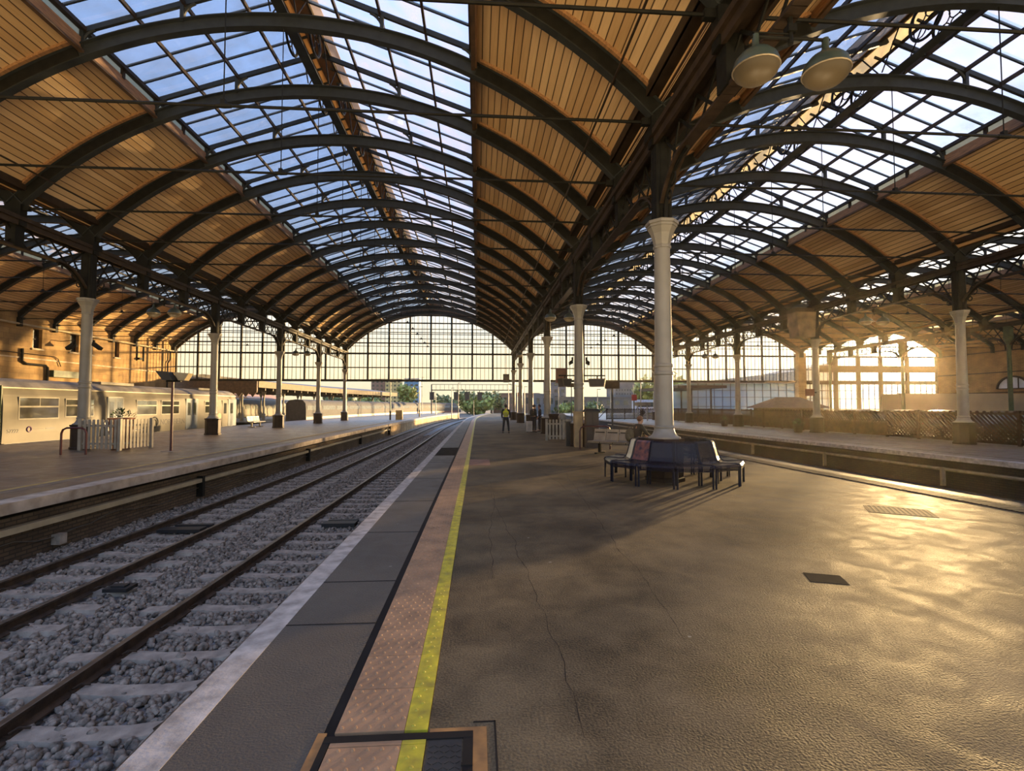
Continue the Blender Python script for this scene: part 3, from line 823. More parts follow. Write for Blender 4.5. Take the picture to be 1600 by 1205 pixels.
# ================================================================== the roof
def boards(s, sign):
    """one side of a vault's timber lining"""
    a0 = asin(min(1, (s['hs'] + 0.03) / (s['R'] + 0.47)))
    a1 = asin(s['w'] / (s['R'] + 0.47))
    n = 22; b = MB(); vs = []; fs = []
    ya, yb = ribY(KMIN) - 1.5, YS
    uvs = []
    for th in (0.0, 0.05):
        for i in range(n + 1):
            a = a0 + (a1 - a0) * i / n
            x, z = arc(s, sign * a, 0.47 + th)
            for y in (ya, yb):
                vs.append((x, y, z)); uvs.append(((a0 - a) * (s['R'] + 0.47), y - Y0))
    m = 2 * (n + 1)
    for i in range(n):
        o = 2 * i
        f1 = (o, o + 2, o + 3, o + 1); f2 = (m + o, m + o + 1, m + o + 3, m + o + 2)
        fs += [f1, f2]
    fs += [(0, 1, m + 1, m), (2 * n, m + 2 * n, m + 2 * n + 1, 2 * n + 1)]
    b.add(vs, fs)
    o = b.build('ceiling_boarding', BOARD, smooth=True)
    me = o.data; uvl = me.uv_layers.new(name='UVMap')
    for l in me.loops:
        uvl.data[l.index].uv = uvs[l.vertex_index]
    struct(o)
    return o

def skylight(s, idx):
    """raised glazing over the middle of a vault: two panes of glass, bars, eaves clerestory and fascia"""
    cx, w = s['cx'], s['w']
    ya, yb = ribY(KMIN) - 1.5, YS
    ze = soffit(s, cx + w) + 0.90; zr = s['top'] + 1.60
    root = thing('skylight', 'raised glass skylight along the top of the %s' % s['desc'], 'skylight')
    root['kind'] = 'structure'
    g = MB()
    for sg in (-1, 1):
        g.quad((cx + sg * w, ya, ze), (cx + sg * 0.42, ya, zr - 0.1), (cx + sg * 0.42, yb, zr - 0.1), (cx + sg * w, yb, ze))
    g.build('glazing', GLASS, root)
    def zr_at(d): return ze + (zr - ze) * (1 - d / w)
    p = MB()
    for sg in (-1, 1):
        for fr in (0.02, 0.26, 0.5, 0.76):
            d = w * (1 - fr)
            p.b2(cx + sg * d - 0.035, cx + sg * d + 0.035, ya, yb, zr_at(d) - 0.13, zr_at(d) - 0.01)
    p.build('purlins', IRON_BROWN, root)
    r = MB()
    for k in range(KMIN * 4, KMAX * 4 + 1):
        if k % 4 == 0: continue
        y = Y0 + k * DR / 4
        for sg in (-1, 1):
            r.beam((cx + sg * w, y, ze + 0.01), (cx + sg * 0.15, y, zr + 0.01), 0.045, 0.07)
    r.build('glazing_bars', IRON_GREY, root)
    # the ridge cap boards
    MB().b2(cx - 0.46, cx + 0.46, ya, yb, zr + 0.50, zr + 0.55).build('ridge_board', DARKTIMBER, root); MB().b2(cx - 0.46, cx - 0.42, ya, yb, zr - 0.12, zr + 0.5).build('ridge_side_board', TIMBER, root)
    c = MB().quad((cx + 0.44, ya, zr - 0.1), (cx + 0.44, yb, zr - 0.1), (cx + 0.44, yb, zr + 0.5), (cx + 0.44, ya, zr + 0.5)); c.build('ridge_glass', PANE_DIRTY, root)
    f = MB(); cl = MB(); po = MB(); dr = MB()
    for sg in (-1, 1):
        x = cx + sg * w
        zb = soffit(s, x) + 0.30
        f.b2(x - 0.05 + sg * 0.04, x + 0.05 + sg * 0.04, ya, yb, zb - 0.03, zb + 0.33)
        dr.b2(x - 0.06 - sg * 0.02, x + 0.06 - sg * 0.02, ya, yb, zb - 0.10, zb - 0.03)
        cl.quad((x + sg * 0.04, ya, zb + 0.33), (x + sg * 0.04, yb, zb + 0.33), (x + sg * 0.04, yb, ze - 0.04), (x + sg * 0.04, ya, ze - 0.04))
        po.b2(x - 0.05, x + 0.05, ya, yb, ze - 0.06, ze + 0.02)
        for k in range(KMIN * 2, KMAX * 2 + 1):
            y = Y0 + k * DR / 2
            po.box((x, y, (zb + 0.25 + ze) / 2), (0.08, 0.11, ze - zb - 0.25))
    f.build('fascia_board', TIMBER, root)
    dr.build('fascia_moulding', DARKTIMBER, root)
    cl.build('clerestory_glass', PANE_DIRTY, root)
    po.build('clerestory_frame', IRON_BROWN, root)
    return ze, zr

def ring_girder(s, zr):
    cx = s['cx']; zt = s['top'] + 0.42; zu = zr - 0.10
    proto = None
    rr = (zu - zt) / 2 - 0.02; zc = (zu + zt) / 2
    for k in range(KMIN, KMAX):
        nth = KMAX - k
        lab = 'ridge girder with ring, %s bay from the end screen, %s' % (ORD[nth], s['desc'])
        if proto is None:
            t = thing('ridge_girder', lab, 'ridge girder', (cx, ribY(k), 0))
            b = MB().b2(-0.16, 0.16, 0, DR, zt - 0.02, zt + 0.02); b.b2(-0.03, 0.03, 0, DR, zt + 0.02, zt + 0.09); b.build('bottom_chord', IRON_GREY, t)
            for sx in (-0.36, 0.36):
                b = MB().b2(sx - 0.04, sx + 0.04, 0, DR, zu - 0.04, zu + 0.03); b.build('top_chord', IRON_BROWN, t)
                b = MB()
                b.tube([(sx, DR / 2 + rr * cos(a), zc + rr * sin(a)) for a in [2 * pi * i / 28 for i in range(28)]], 0.04, 6, closed=True)
                for q in range(4):
                    a0 = pi / 4 + q * pi / 2; r2 = rr * 0.40
                    yy, zz = DR / 2 + rr * 0.53 * cos(a0), zc + rr * 0.53 * sin(a0)
                    b.tube([(sx, yy + r2 * cos(a), zz + r2 * sin(a)) for a in [2 * pi * i / 14 for i in range(14)]], 0.018, 5, closed=True)
                b.build('ring_ornament', IRON, t)
                for sg in (-1, 1):
                    b = MB().tube([(sx, DR / 2 + sg * (DR / 2 - 0.05), zt + 0.05), (sx, DR / 2 + sg * (rr + 0.35), zu - 0.05)], 0.022, 5)
                    b.build('strut', IRON, t)
            proto = t
        else:
            dup(proto, (cx, ribY(k), 0), None, lab)

def make_rib(s, ze, zr, label):
    t = thing('arched_rib', label, 'roof rib', (0, 0, 0))
    n = 56; A = s['amax']
    def sweep(prof, a0, a1, m, name, parent, nn=n):
        """prof: (y, dr) closed outline swept along the arc"""
        b = MB(); vs = []; fs = []; k = len(prof)
        for i in range(nn + 1):
            a = a0 + (a1 - a0) * i / nn
            for (y, d) in prof:
                x, z = arc(s, a, d); vs.append((x, y, z))
        for i in range(nn):
            for j in range(k):
                c = (j + 1) % k
                fs.append((i * k + j, i * k + c, (i + 1) * k + c, (i + 1) * k + j))
        fs += [tuple(range(k)), tuple(nn * k + j for j in range(k - 1, -1, -1))]
        b.add(vs, fs); return b.build(name, m, parent, smooth=True)
    I = [(-.11, 0), (.11, 0), (.11, .03), (.02, .05), (.02, .36), (.11, .38), (.11, .41), (-.11, .41), (-.11, .38), (-.02, .36), (-.02, .05), (-.11, .03)]
    sweep(I, -A, A, IRON_GREY, 'arch', t)
    aw = asin(s['w'] / s['R'])
    for sg in (-1, 1):
        for y in (-0.17, 0.17):
            sweep([(y - .05, .39), (y + .05, .39), (y + .05, .47), (y - .05, .47)], sg * aw, sg * (A - 0.05), TIMBER, 'edge_batten', t, 24)
        sweep([(-.055, .05), (.055, .05), (.055, .38), (-.055, .38)], sg * aw, sg * A, IRON, 'web_casing', t, 24)
        x, z = arc(s, sg * A, 0)
        b = MB().b2(x - 0.14 - sg * 0.12, x + 0.14 - sg * 0.12, -0.13, 0.13, FOOT - 0.45, FOOT + 0.25); b.build('foot_bracket', IRON, t)
    cx = s['cx']
    def zra(d): return ze + (zr - ze) * (1 - d / s['w'])
    for sg in (-1, 1):
        b = MB().beam((cx + sg * s['w'], 0, ze - 0.06), (cx + sg * 0.1, 0, zr - 0.06), 0.09, 0.15)
        b.build('rafter', IRON_GREY, t)
        for d, wd in ((s['w'], 0.16), (s['w'] * 0.51, 0.13)):
            x = cx + sg * d; zb = soffit(s, x) + 0.38; zt = zra(d)
            b = MB().box((x, 0, (zb + zt) / 2 - 0.03), (wd * 0.8, 0.12, zt - zb))
            # curved knee bracket towards the ridge
            r = min(0.34, (zt - zb) * 0.8); sl = (zr - ze) / s['w']
            pts = []
            for i in range(6):
                q = i / 5 * pi / 2
                px = r * (1 - cos(q)); pz = -r + r * sin(q)
                pts.append((x - sg * px, 0, zt - 0.13 + pz + px * sl))
            b.tube(pts, 0.045, 6)
            b.build('post', IRON_GREY, t)
    return t

def tie_set(s, label, proto=None, y=0):
    if proto is not None:
        return dup(proto, (0, y, 0), None, label)
    t = thing('tie_rod', label, 'tie rod', (0, y, 0))
    x0, x1 = s['xa'] + 0.35, s['xb'] - 0.35
    b = MB().tube([(x0, 0, 8.35), (x1, 0, 8.35)], 0.034, 6); b.build('rod', IRON, t)
    b = MB().tube([(s['cx'], 0, 8.35), (s['cx'], 0, s['top'] + 0.05)], 0.014, 5); b.build('hanger', IRON, t)
    b = MB()
    b.lathe([(0.0, -0.22), (0.05, -0.16), (0.06, 0), (0.05, 0.16), (0, 0.22)], 8, (s['cx'], 0, 8.35), axis='x')
    b.box((s['cx'], 0, 8.42), (0.10, 0.10, 0.12)); b.build('coupler', IRON, t)
    for x in (x0, x1):
        b = MB().box((x, 0, 8.35), (0.22, 0.12, 0.16)); b.build('end_shoe', IRON, t)
    return t

for i, s in enumerate(SPANS):
    boards(s, -1); boards(s, 1)
    ze, zr = skylight(s, i); s['ze'], s['zr'] = ze, zr
    ring_girder(s, zr)
    proto = None; tp = None
    for k in range(KMIN, KMAX + 1):
        nth = KMAX - k + 1
        lab = ('iron arched rib against the end screen, %s' % s['desc']) if nth == 1 else \
              'iron arched rib, %s from the end screen, %s' % (ORD[nth], s['desc'])
        if proto is None:
            proto = make_rib(s, ze, zr, lab); proto.location.y = ribY(k)
        else:
            dup(proto, (0, ribY(k), 0), None, lab)
        if k < KMAX:
            l2 = 'thin iron tie rod, %s from the end screen, %s' % (ORD[nth], s['desc'])
            if tp is None: tp = tie_set(s, l2, None, ribY(k))
            else: tie_set(s, l2, tp, ribY(k))
    # slim service pipe under the boarding on each side
    for sg, nm in ((-1, 'left'), (1, 'right')):
        a = s['amax'] * 0.86
        x, z = arc(s, sg * a, -0.04)
        tag(MB().tube([(x, ribY(KMIN), z), (x, YS - 0.2, z)], 0.030, 6).build('service_pipe', IRON_BROWN if i < 2 else IRON), 'thin service pipe under the %s boarding, %s' % (nm, s['desc']), 'pipe')

# ------------------------------------------------------------------ columns and girders
def make_column(label, loc):
    t = thing('iron_column', label, 'column', loc)
    b = MB(); q = 0.40
    b.lathe([(0.44, 0), (0.44, 0.08), (0.41, 0.10), (0.41, 0.88), (0.44, 0.90), (0.44, 0.96)], 8, rot=pi / 8); b.build('plinth', PLINTH, t)
    b = MB(); b.lathe([(0.36, 0.96), (0.36, 0.99), (0.31, 1.01), (0.27, 1.05), (0.235, 1.12), (0.222, 1.18), (0.235, 1.20), (0.235, 1.23), (0.21, 1.25)], 24); b.build('base_moulding', WHITE, t, smooth=True)
    b = MB(); b.lathe([(0.208, 1.22), (0.200, 2.40), (0.222, 2.42), (0.222, 2.47), (0.203, 2.49), (0.203, 2.58), (0.222, 2.60), (0.222, 2.65), (0.198, 2.67), (0.178, 5.36)], 24); b.build('shaft', WHITE, t, smooth=True)
    b = MB(); b.lathe([(0.18, 5.34), (0.205, 5.35), (0.205, 5.40), (0.185, 5.42), (0.205, 5.52), (0.25, 5.68), (0.325, 5.82), (0.345, 5.83), (0.345, 5.88), (0.375, 5.89), (0.375, 5.96)], 8, rot=pi / 8); b.build('capital', WHITE, t)
    b = MB()
    b.lathe([(0.20, 5.95), (0.20, 8.0)], 8, rot=pi / 8)
    for k in range(4):
        a = pi / 4 + k * pi / 2
        b.lathe([(0.075, 5.95), (0.06, 6.05), (0.06, 7.75), (0.075, 7.85)], 8, (0.19 * cos(a), 0.19 * sin(a), 0))
    b.box((0, 0, 8.05), (0.62, 0.50, 0.22))
    b.build('upper_shaft', IRON, t)
    return t
col0 = None
ROWS = [(XL1, 'the row left of the tracks', range(0, 6)),
        (XR1, 'the row on the middle platform', range(0, 6)),
        (XR2, 'the row in front of the trellis fence', range(0, 6))]
SPECIAL = {(XR1, 0): 'white iron column rising through the middle of the blue ring bench',
           (XR1, 1): 'white iron column beside the dark metal cabinet and screens',
           (XL1, 1): 'white iron column beside the white picket enclosure',
           (XR2, 1): 'white iron column in front of the trellis fence at the far right',
           (XR2, 2): 'white iron column with the netted box hung beside its top'}
for X, rowname, ks in ROWS:
    for k in ks:
        lab = SPECIAL.get((X, k)) or 'white iron column, %s from the end screen in %s' % (ORD[6 - k], rowname)
        if k == 5: lab = 'white iron column standing at the end screen in %s' % rowname
        loc = (X, Y0 + k * BAY, 0)
        if col0 is None: col0 = make_column(lab, loc)
        else: dup(col0, loc, None, lab)
# slender green columns toward the sun
gc = None
for k, yy in enumerate((25.6, 35.2, 44.8, 54.6)):
    lab = 'slender green iron column, %s from the end screen beyond the trellis fence' % ORD[4 - k]
    if gc is None:
        gc = thing('slender_column', lab, 'column', (XR3, yy, 0))
        MB().lathe([(0.28, 0), (0.28, 0.9), (0.2, 1.0)], 8).build('plinth', PLINTH, gc)
        MB().lathe([(0.15, 1.0), (0.13, 7.0)], 14).build('shaft', IRON_GREEN, gc, smooth=True)
        MB().lathe([(0.17, 6.4), (0.22, 6.5), (0.32, 6.9), (0.32, 7.0)], 8).box((0, 0, 7.5), (0.4, 0.4, 1.1)).build('capital', IRON_GREEN, gc)
    else: dup(gc, (XR3, yy, 0), None, lab)

def make_girder(label, loc, m_top=IRON_BROWN):
    t = thing('lattice_girder', label, 'lattice girder', loc)
    L = BAY
    b = MB().b2(-0.30, 0.30, 0, L, 7.93, 8.06); b.b2(-0.22, -0.14, 0, L, 7.75, 7.93); b.b2(0.14, 0.22, 0, L, 7.75, 7.93)
    b.build('top_chord', m_top, t)
    def zb(u):
        e = min(u, 1 - u) * L
        if e > 1.5: return 7.06
        return 7.06 - 0.70 * (1 - sin(min(1, max(0, (e - 0.2) / 1.3)) * pi / 2)) ** 1.3
    n = 44; vs = []; b = MB()
    for i in range(n):
        u0, u1 = (0.2 + (L - 0.4) * i / n) / L, (0.2 + (L - 0.4) * (i + 1) / n) / L
        b.beam((0, u0 * L, zb(u0)), (0, u1 * L + 0.01, zb(u1)), 0.24, 0.06)
    b.build('bottom_chord', IRON_BROWN, t)
    b = MB(); m = 11
    for sx in (0.0,):
        for i in range(m):
            y0, y1 = 0.25 + (L - 0.5) * i / m, 0.25 + (L - 0.5) * (i + 1) / m
            b.beam((sx, y0, zb(y0 / L)), (sx, y1, 7.8), 0.03, 0.06)
            b.beam((sx, y0, 7.8), (sx + 0.03, y1, zb(y1 / L)), 0.03, 0.06)
    b.build('lattice', IRON, t)
    for y in (L / 3, 2 * L / 3):
        MB().b2(-0.16, 0.16, y - 0.17, y + 0.17, 7.05, 8.0).build('rib_seat', IRON, t)
    b = MB()
    for sg in (0, 1):
        y0 = 0.25 if sg == 0 else L - 0.25; d = 1 if sg == 0 else -1
        pts = [(0, y0, 5.98)]
        for i in range(9):
            q = i / 8 * pi / 2
            pts.append((0, y0 + d * 1.25 * (1 - cos(q)), 6.1 + 0.90 * sin(q)))
        b.tube(pts, 0.045, 6)
        for (dy, dz, r) in ((0.42, 6.72, 0.16), (0.25, 6.42, 0.09)):
            b.tube([(0, y0 + d * dy + r * cos(a), dz + r * sin(a)) for a in [2 * pi * i / 14 for i in range(14)]], 0.022, 5, closed=True)
    b.build('spandrel_bracket', IRON, t)
    return t
gir = None
for X, rn in ((XL1, 'the columns left of the tracks'), (XR1, 'the columns on the middle platform'), (XR2, 'the columns along the trellis fence')):
    for k in range(-1, 5):
        lab = 'iron lattice girder over %s, %s bay from the end screen' % (rn, ORD[5 - k])
        loc = (X, Y0 + k * BAY, 0)
        if gir is None: gir = make_girder(lab, loc)
        else: dup(gir, loc, None, lab)
for k, yy in enumerate((15.9, 25.55, 35.2, 44.9)):
    dup(gir, (XR3, yy, 0), None, 'iron lattice girder over the slender green columns, %s bay from the end screen' % ORD[4 - k])
# valley gutters
for X, nm in ((XL1, 'left'), (XR1, 'middle'), (XR2, 'right'), (XR3, 'far right')):
    o = MB().b2(X - 0.34, X + 0.34, -4, YS, 8.94, 9.02).b2(X - 0.36, X - 0.30, -4, YS, 8.94, 9.2).b2(X + 0.30, X + 0.36, -4, YS, 8.94, 9.2).build('valley_gutter', IRON_BROWN); struct(o)

# ------------------------------------------------------------------ glazed end screens
def end_screen(s, idx, zlow=4.78, mull=None, lower=False):
    t = thing('window_%d' % (idx + 1), 'glazed iron end screen closing the %s' % s['desc'], 'window'); t['kind'] = 'structure'
    xa, xb = s['xa'], s['xb']; N = 8
    xs = mull or [xa + (xb - xa) * i / N for i in range(N + 1)]
    def top(x): return max(FOOT, soffit(s, x)) + 0.05
    y = YS
    b = MB()
    for x in xs:
        b.b2(x - 0.10, x + 0.10, y - 0.10, y + 0.10, zlow, top(x))
    b.build('mullions', IRON_BROWN if idx > 2 else IRON, t)
    b = MB().b2(xa, xb, y - 0.14, y + 0.14, zlow - 0.19, zlow + 0.07)
    b.b2(xa, xb, y - 0.08, y + 0.08, 7.83, 8.03); b.b2(xa, xb, y - 0.05, y + 0.05, 6.20, 6.32)
    for z in (9.17, 10.5, 11.6):
        if z < s['top'] - 0.3:
            hw = sqrt(max(0.01, s['R'] ** 2 - (z - s['zc']) ** 2))
            b.b2(s['cx'] - hw, s['cx'] + hw, y - 0.035, y + 0.035, z - 0.04, z + 0.04)
    b.build('transoms', IRON_BROWN if idx > 2 else IRON, t)
    b = MB()
    for x0, x1 in zip(xs, xs[1:]):
        m = 5 if (x1 - x0) > 2 else 4
        for j in range(1, m):
            x = x0 + (x1 - x0) * j / m
            b.b2(x - 0.022, x + 0.022, y - 0.03, y + 0.03, zlow, top(x))
    b.build('glazing_bars', IRON, t)
    g = MB(); n = 40
    for i in range(n):
        x0, x1 = xa + (xb - xa) * i / n, xa + (xb - xa) * (i + 1) / n
        g.quad((x0, y, zlow), (x1, y, zlow), (x1, y, top(x1)), (x0, y, top(x0)))
    g.build('glass', SCREEN_GLASS, t)
    # timber arch plate above the glass up to the boarding
    b = MB(); m = 48
    for i in range(m):
        a0, a1 = -s['amax'] + 2 * s['amax'] * i / m, -s['amax'] + 2 * s['amax'] * (i + 1) / m
        p0, p1 = arc(s, a0, -0.02), arc(s, a1, -0.02); q0, q1 = arc(s, a0, 0.5), arc(s, a1, 0.5)
        b.prism([p0, p1, q1, q0], y - 0.06, y + 0.06)
    b.build('arch_plate', DARKTIMBER, t)
    tg = MB()   # gable above the rib below the skylight
    tg.prism([(s['cx'] - s['w'], s['ze'] - 1.0), (s['cx'] - s['w'], s['ze']), (s['cx'], s['zr']), (s['cx'] + s['w'], s['ze']), (s['cx'] + s['w'], s['ze'] - 1.0)] +
             [(s['cx'] + s['w'] * q, soffit(s, s['cx'] + s['w'] * q) + 0.3) for q in (0.75, 0.5, 0.25, 0, -0.25, -0.5, -0.75)], y - 0.03, y + 0.03)
    tg.build('gable_boards', DARKTIMBER, t)
    if lower:
        b = MB()
        for x in xs: b.b2(x - 0.24, x + 0.24, y - 0.12, y + 0.12, 0, 7.9)
        for k in range(24): b.b2(xa + k * .78 - .03, xa + k * .78 + .03, y - .05, y + .05, 1, zlow)
        for z in (1.25, 2.6, 3.6, 4.45): b.b2(xa, xb, y - 0.04, y + 0.04, z - 0.04, z + 0.04)
        b.b2(xa, xb, y - 0.1, y + 0.1, 0, 1.0)
        b.b2(xa + 2, xb, y - 0.10, y + 0.10, 5.95, 6.80); b.b2(xa, xb, y - 0.1, y + 0.1, zlow - .35, zlow + .1)
        b.build('lower_frame', IRON_BROWN, t)
        g = MB().quad((xa, y, 1.0), (xb, y, 1.0), (xb, y, zlow), (xa, y, zlow)); g.build('lower_glass', SCREEN_GLASS, t)
end_screen(SPANS[0], 0); end_screen(SPANS[1], 1); end_screen(SPANS[2], 2); end_screen(SPANS[3], 3)
end_screen(SPANS[4], 4, mull=[40.3, 42.6, 45.3, 48.3, 51.3, 54.9, 59.0], lower=True)
for X, nm in ((XL1, 'left'), (XR1, 'middle'), (XR2, 'right')):
    o = MB().b2(X - 0.16, X + 0.16, YS - 0.1, YS + 0.1, 4.6, 8.1).build('trim_%d' % (6 + int(X)), IRON); struct(o)
o = MB().b2(40.0, 41.0, YS - 0.6, YS + 0.2, 0, 8.3).build('brick_pier', STONE_R); struct(o)

# ------------------------------------------------------------------ side walls
def wall_with_holes(name, X, y0, y1, z0, z1, holes, m, thick, face):
    """wall in the YZ plane with rectangular openings"""
    ys = sorted({y0, y1, *[h[0] for h in holes], *[h[1] for h in holes]}); zs = sorted({z0, z1, *[h[2] for h in holes], *[h[3] for h in holes]})
    b = MB()
    for a, c in zip(ys, ys[1:]):
        for e, f in zip(zs, zs[1:]):
            my, mz = (a + c) / 2, (e + f) / 2
            if any(h[0] < my < h[1] and h[2] < mz < h[3] for h in holes): continue
            b.b2(X - thick if face > 0 else X, X if face > 0 else X + thick, a, c, e, f)
    return struct(b.build(name, m))
slots = [(41.6, 42.45, 6.25, 7.8), (45.2, 46.15, 6.35, 7.9), (47.3, 47.75, 6.35, 7.9), (50.5, 51.1, 6.4, 7.9)]
wall_with_holes('wall_left', XL0, -3, YS, -1.2, 9.2, slots, STONE, 0.6, 1)
b = MB()
for i, (a, c, e, f) in enumerate(slots):
    t = thing('window_%d' % (10 + i), None, None); t['kind'] = 'structure'
    MB().b2(XL0 - 0.38, XL0 - 0.34, a, c, e, f).build('pane', DARKGLASS, t)
    fr = MB(); fr.b2(XL0 - 0.36, XL0 - 0.26, a, a + 0.08, e, f); fr.b2(XL0 - 0.36, XL0 - 0.26, c - 0.08, c, e, f); fr.b2(XL0 - 0.36, XL0 - 0.26, a, c, (e + f) / 2 - 0.03, (e + f) / 2 + 0.03); fr.build('frame', PLINTH, t)
    MB().b2(XL0 - 0.1, XL0 + 0.10, a - 0.12, c + 0.12, e - 0.14, e).build('sill', COPING, t)
o = MB().b2(XL0 - 0.02, XL0 + 0.05, -3, YS, 5.36, 5.46).build('trim_1', COPING); struct(o)
tag(MB().tube([(XL0 + 0.18, -2, 7.95), (XL0 + 0.18, YS - 0.2, 7.95)], 0.085, 8).build('gutter_pipe', CREAM), 'long cream gutter pipe along the top of the ochre stone wall', 'pipe')
t = thing('wall_pipework', 'dark cranked downpipe on the ochre stone wall above the train', 'pipe')
MB().tube([(XL0 + 0.12, 40.6, 6.1), (XL0 + 0.12, 40.6, 5.15), (XL0 + 0.12, 41.0, 4.95), (XL0 + 0.12, 42.7, 4.95), (XL0 + 0.12, 42.9, 4.8), (XL0 + 0.12, 42.9, 3.6)], 0.09, 8).build('downpipe', IRON, t)
MB().box((XL0 + 0.15, 44.6, 4.35), (0.3, 2.6, 0.55)).build('dark_hopper', IRON_GREEN, t)
tag(MB().tube([(XL0 + 0.1, -2, 5.75), (XL0 + 0.1, 43.5, 5.75), (XL0 + 0.1, 43.9, 5.6), (XL0 + 0.1, 44.2, 5.0)], 0.035, 6).build('conduit', IRON_BROWN), 'thin brown conduit running level along the ochre stone wall', 'conduit')
tag(MB().tube([(XL0 + 0.16, 58.9, 8.0), (XL0 + 0.16, 58.9, 6.9), (XL0 + 0.16, 58.5, 6.5), (XL0 + 0.16, 58.5, 0)], 0.075, 8).build('downpipe', IRON), 'dark downpipe in the corner by the glazed end screen on the ochre wall', 'pipe')
tag(MB().box((XL0 + 0.2, 53.8, 6.55), (0.25, 0.5, 0.2)).box((XL0 + 0.06, 54.6, 7.1), (0.1, 0.08, 1.5)).box((XL0 + 0.06, 53.6, 7.1), (0.1, 0.08, 1.5)).build('wall_ladder', IRON), 'short dark rungs and bracket high on the ochre stone wall', 'wall bracket')
t = thing('wall_lamp', 'small dark dish lamp on a wall bracket above the train', 'lamp', (XL0, 44.2, 6.7))
MB().tube([(0, 0, 0.4), (0.9, 0, 0.5), (1.0, 0, 0.3)], 0.03, 6).build('bracket', IRON, t)
MB().lathe([(0.30, -0.05), (0.28, 0.05), (0.1, 0.22), (0.05, 0.3)], 14, (1.0, 0, 0.05)).build('shade', LAMPGREEN, t, smooth=True)

# right wall with arched window
aw0, aw1, awz, awr = 49.55, 52.85, 3.55, 1.35
wall_with_holes('wall_right', XR4, -3, YS, 0, 9.2, [(aw0, aw1, 0, 0.01)], STONE_R, 0.6, -1)
t = thing('window_20', None, None); t['kind'] = 'structure'
cy = (aw0 + aw1) / 2; n = 18; b = MB(); fr = MB()
arcp = [(cy + 1.65 * cos(pi * i / n), 3.6 + 1.35 * sin(pi * i / n)) for i in range(n + 1)]
b.prism(arcp, XR4 - 0.05, XR4 - 0.02, 'x'); b.build('pane', mat('pale_sky_glass', (0.55, 0.60, 0.72), 0.15, 0, 0.1, 1.0), t)
for (p0, p1) in zip(arcp, arcp[1:]): fr.beam((XR4 - 0.08, *p0), (XR4 - 0.08, *p1), 0.18, 0.22, up=(1, 0, 0))
for q in (0.33, 0.66):
    yy = cy - 1.65 + 3.3 * q; fr.beam((XR4 - 0.08, yy, 3.6), (XR4 - 0.08, yy, 3.6 + 1.25 * sqrt(max(0, 1 - ((yy - cy) / 1.65) ** 2))), 0.08, 0.08)
fr.beam((XR4 - 0.08, cy - 1.65, 3.6), (XR4 - 0.08, cy + 1.65, 3.6), 0.1, 0.1); fr.build('frame', PLINTH, t)
for i, z in enumerate((3.2, 5.5, 7.9)):
    o = MB().b2(XR4 - 0.08, XR4, -3, YS, z - 0.06, z + 0.06).build('trim_%d' % (2 + i), IRON_BROWN); struct(o)

# ================================================================== lamps
def make_twin_lamp(label, loc):
    t = thing('twin_pendant_lamp', label, 'lamp', loc)
    b = MB().tube([(0, 0, 7.08), (0, 0, 6.66)], 0.035, 8); b.box((0, 0, 6.86), (0.12, 0.12, 0.10)); b.build('drop_rod', IRON, t)
    b = MB().tube([(-0.56, 0, 6.74), (0.56, 0, 6.74)], 0.022, 8); b.tube([(-0.52, 0, 6.80), (0.0, 0, 6.80)], 0.012, 6); b.build('cross_arm', IRON, t)
    for sx in (-0.5, 0.5):
        b = MB().lathe([(0.045, 6.76), (0.045, 6.62), (0.07, 6.58), (0.09, 6.55), (0.20, 6.49), (0.27, 6.41), (0.295, 6.33), (0.30, 6.28), (0.285, 6.275)], 24, (sx, 0, 0))
        d = b.build('dome', LAMPGREEN, t, smooth=True)
        g = MB().lathe([(0.292, 6.275), (0.27, 6.21), (0.20, 6.145), (0.10, 6.11), (0.0, 6.10)], 24, (sx, 0, 0)); g.build('lens', LENS, d, smooth=True)
        r = MB().tube([(sx + 0.296 * cos(2 * pi * k / 24), 0.296 * sin(2 * pi * k / 24), 6.28) for k in range(24)], 0.012, 5, closed=True); r.build('rim', SILVER, d)
        l = bpy.data.lights.new('fill_light', 'POINT'); l.energy = FILL_POWER; l.color = FILL_COLOR; l.shadow_soft_size = 0.22  # added warm fill hung below the unlit lamps
        lo = link('fill_light', l, t, (sx, 0, 4.9))
    return t
lamp0 = None
for X, where in ((XR1, 'over the middle platform columns'), (XL1, 'over the columns left of the tracks'), (XR2, 'over the columns by the trellis fence')):
    for j, yy in enumerate((6.38, 25.75, 45.12)):
        lab = 'twin domed lamps %s, %s' % (where, ('nearest the camera', 'middle pair', 'pair nearest the end screen')[j])
        if lamp0 is None: lamp0 = make_twin_lamp(lab, (X, yy, 0))
        else: dup(lamp0, (X, yy, 0), None, lab)

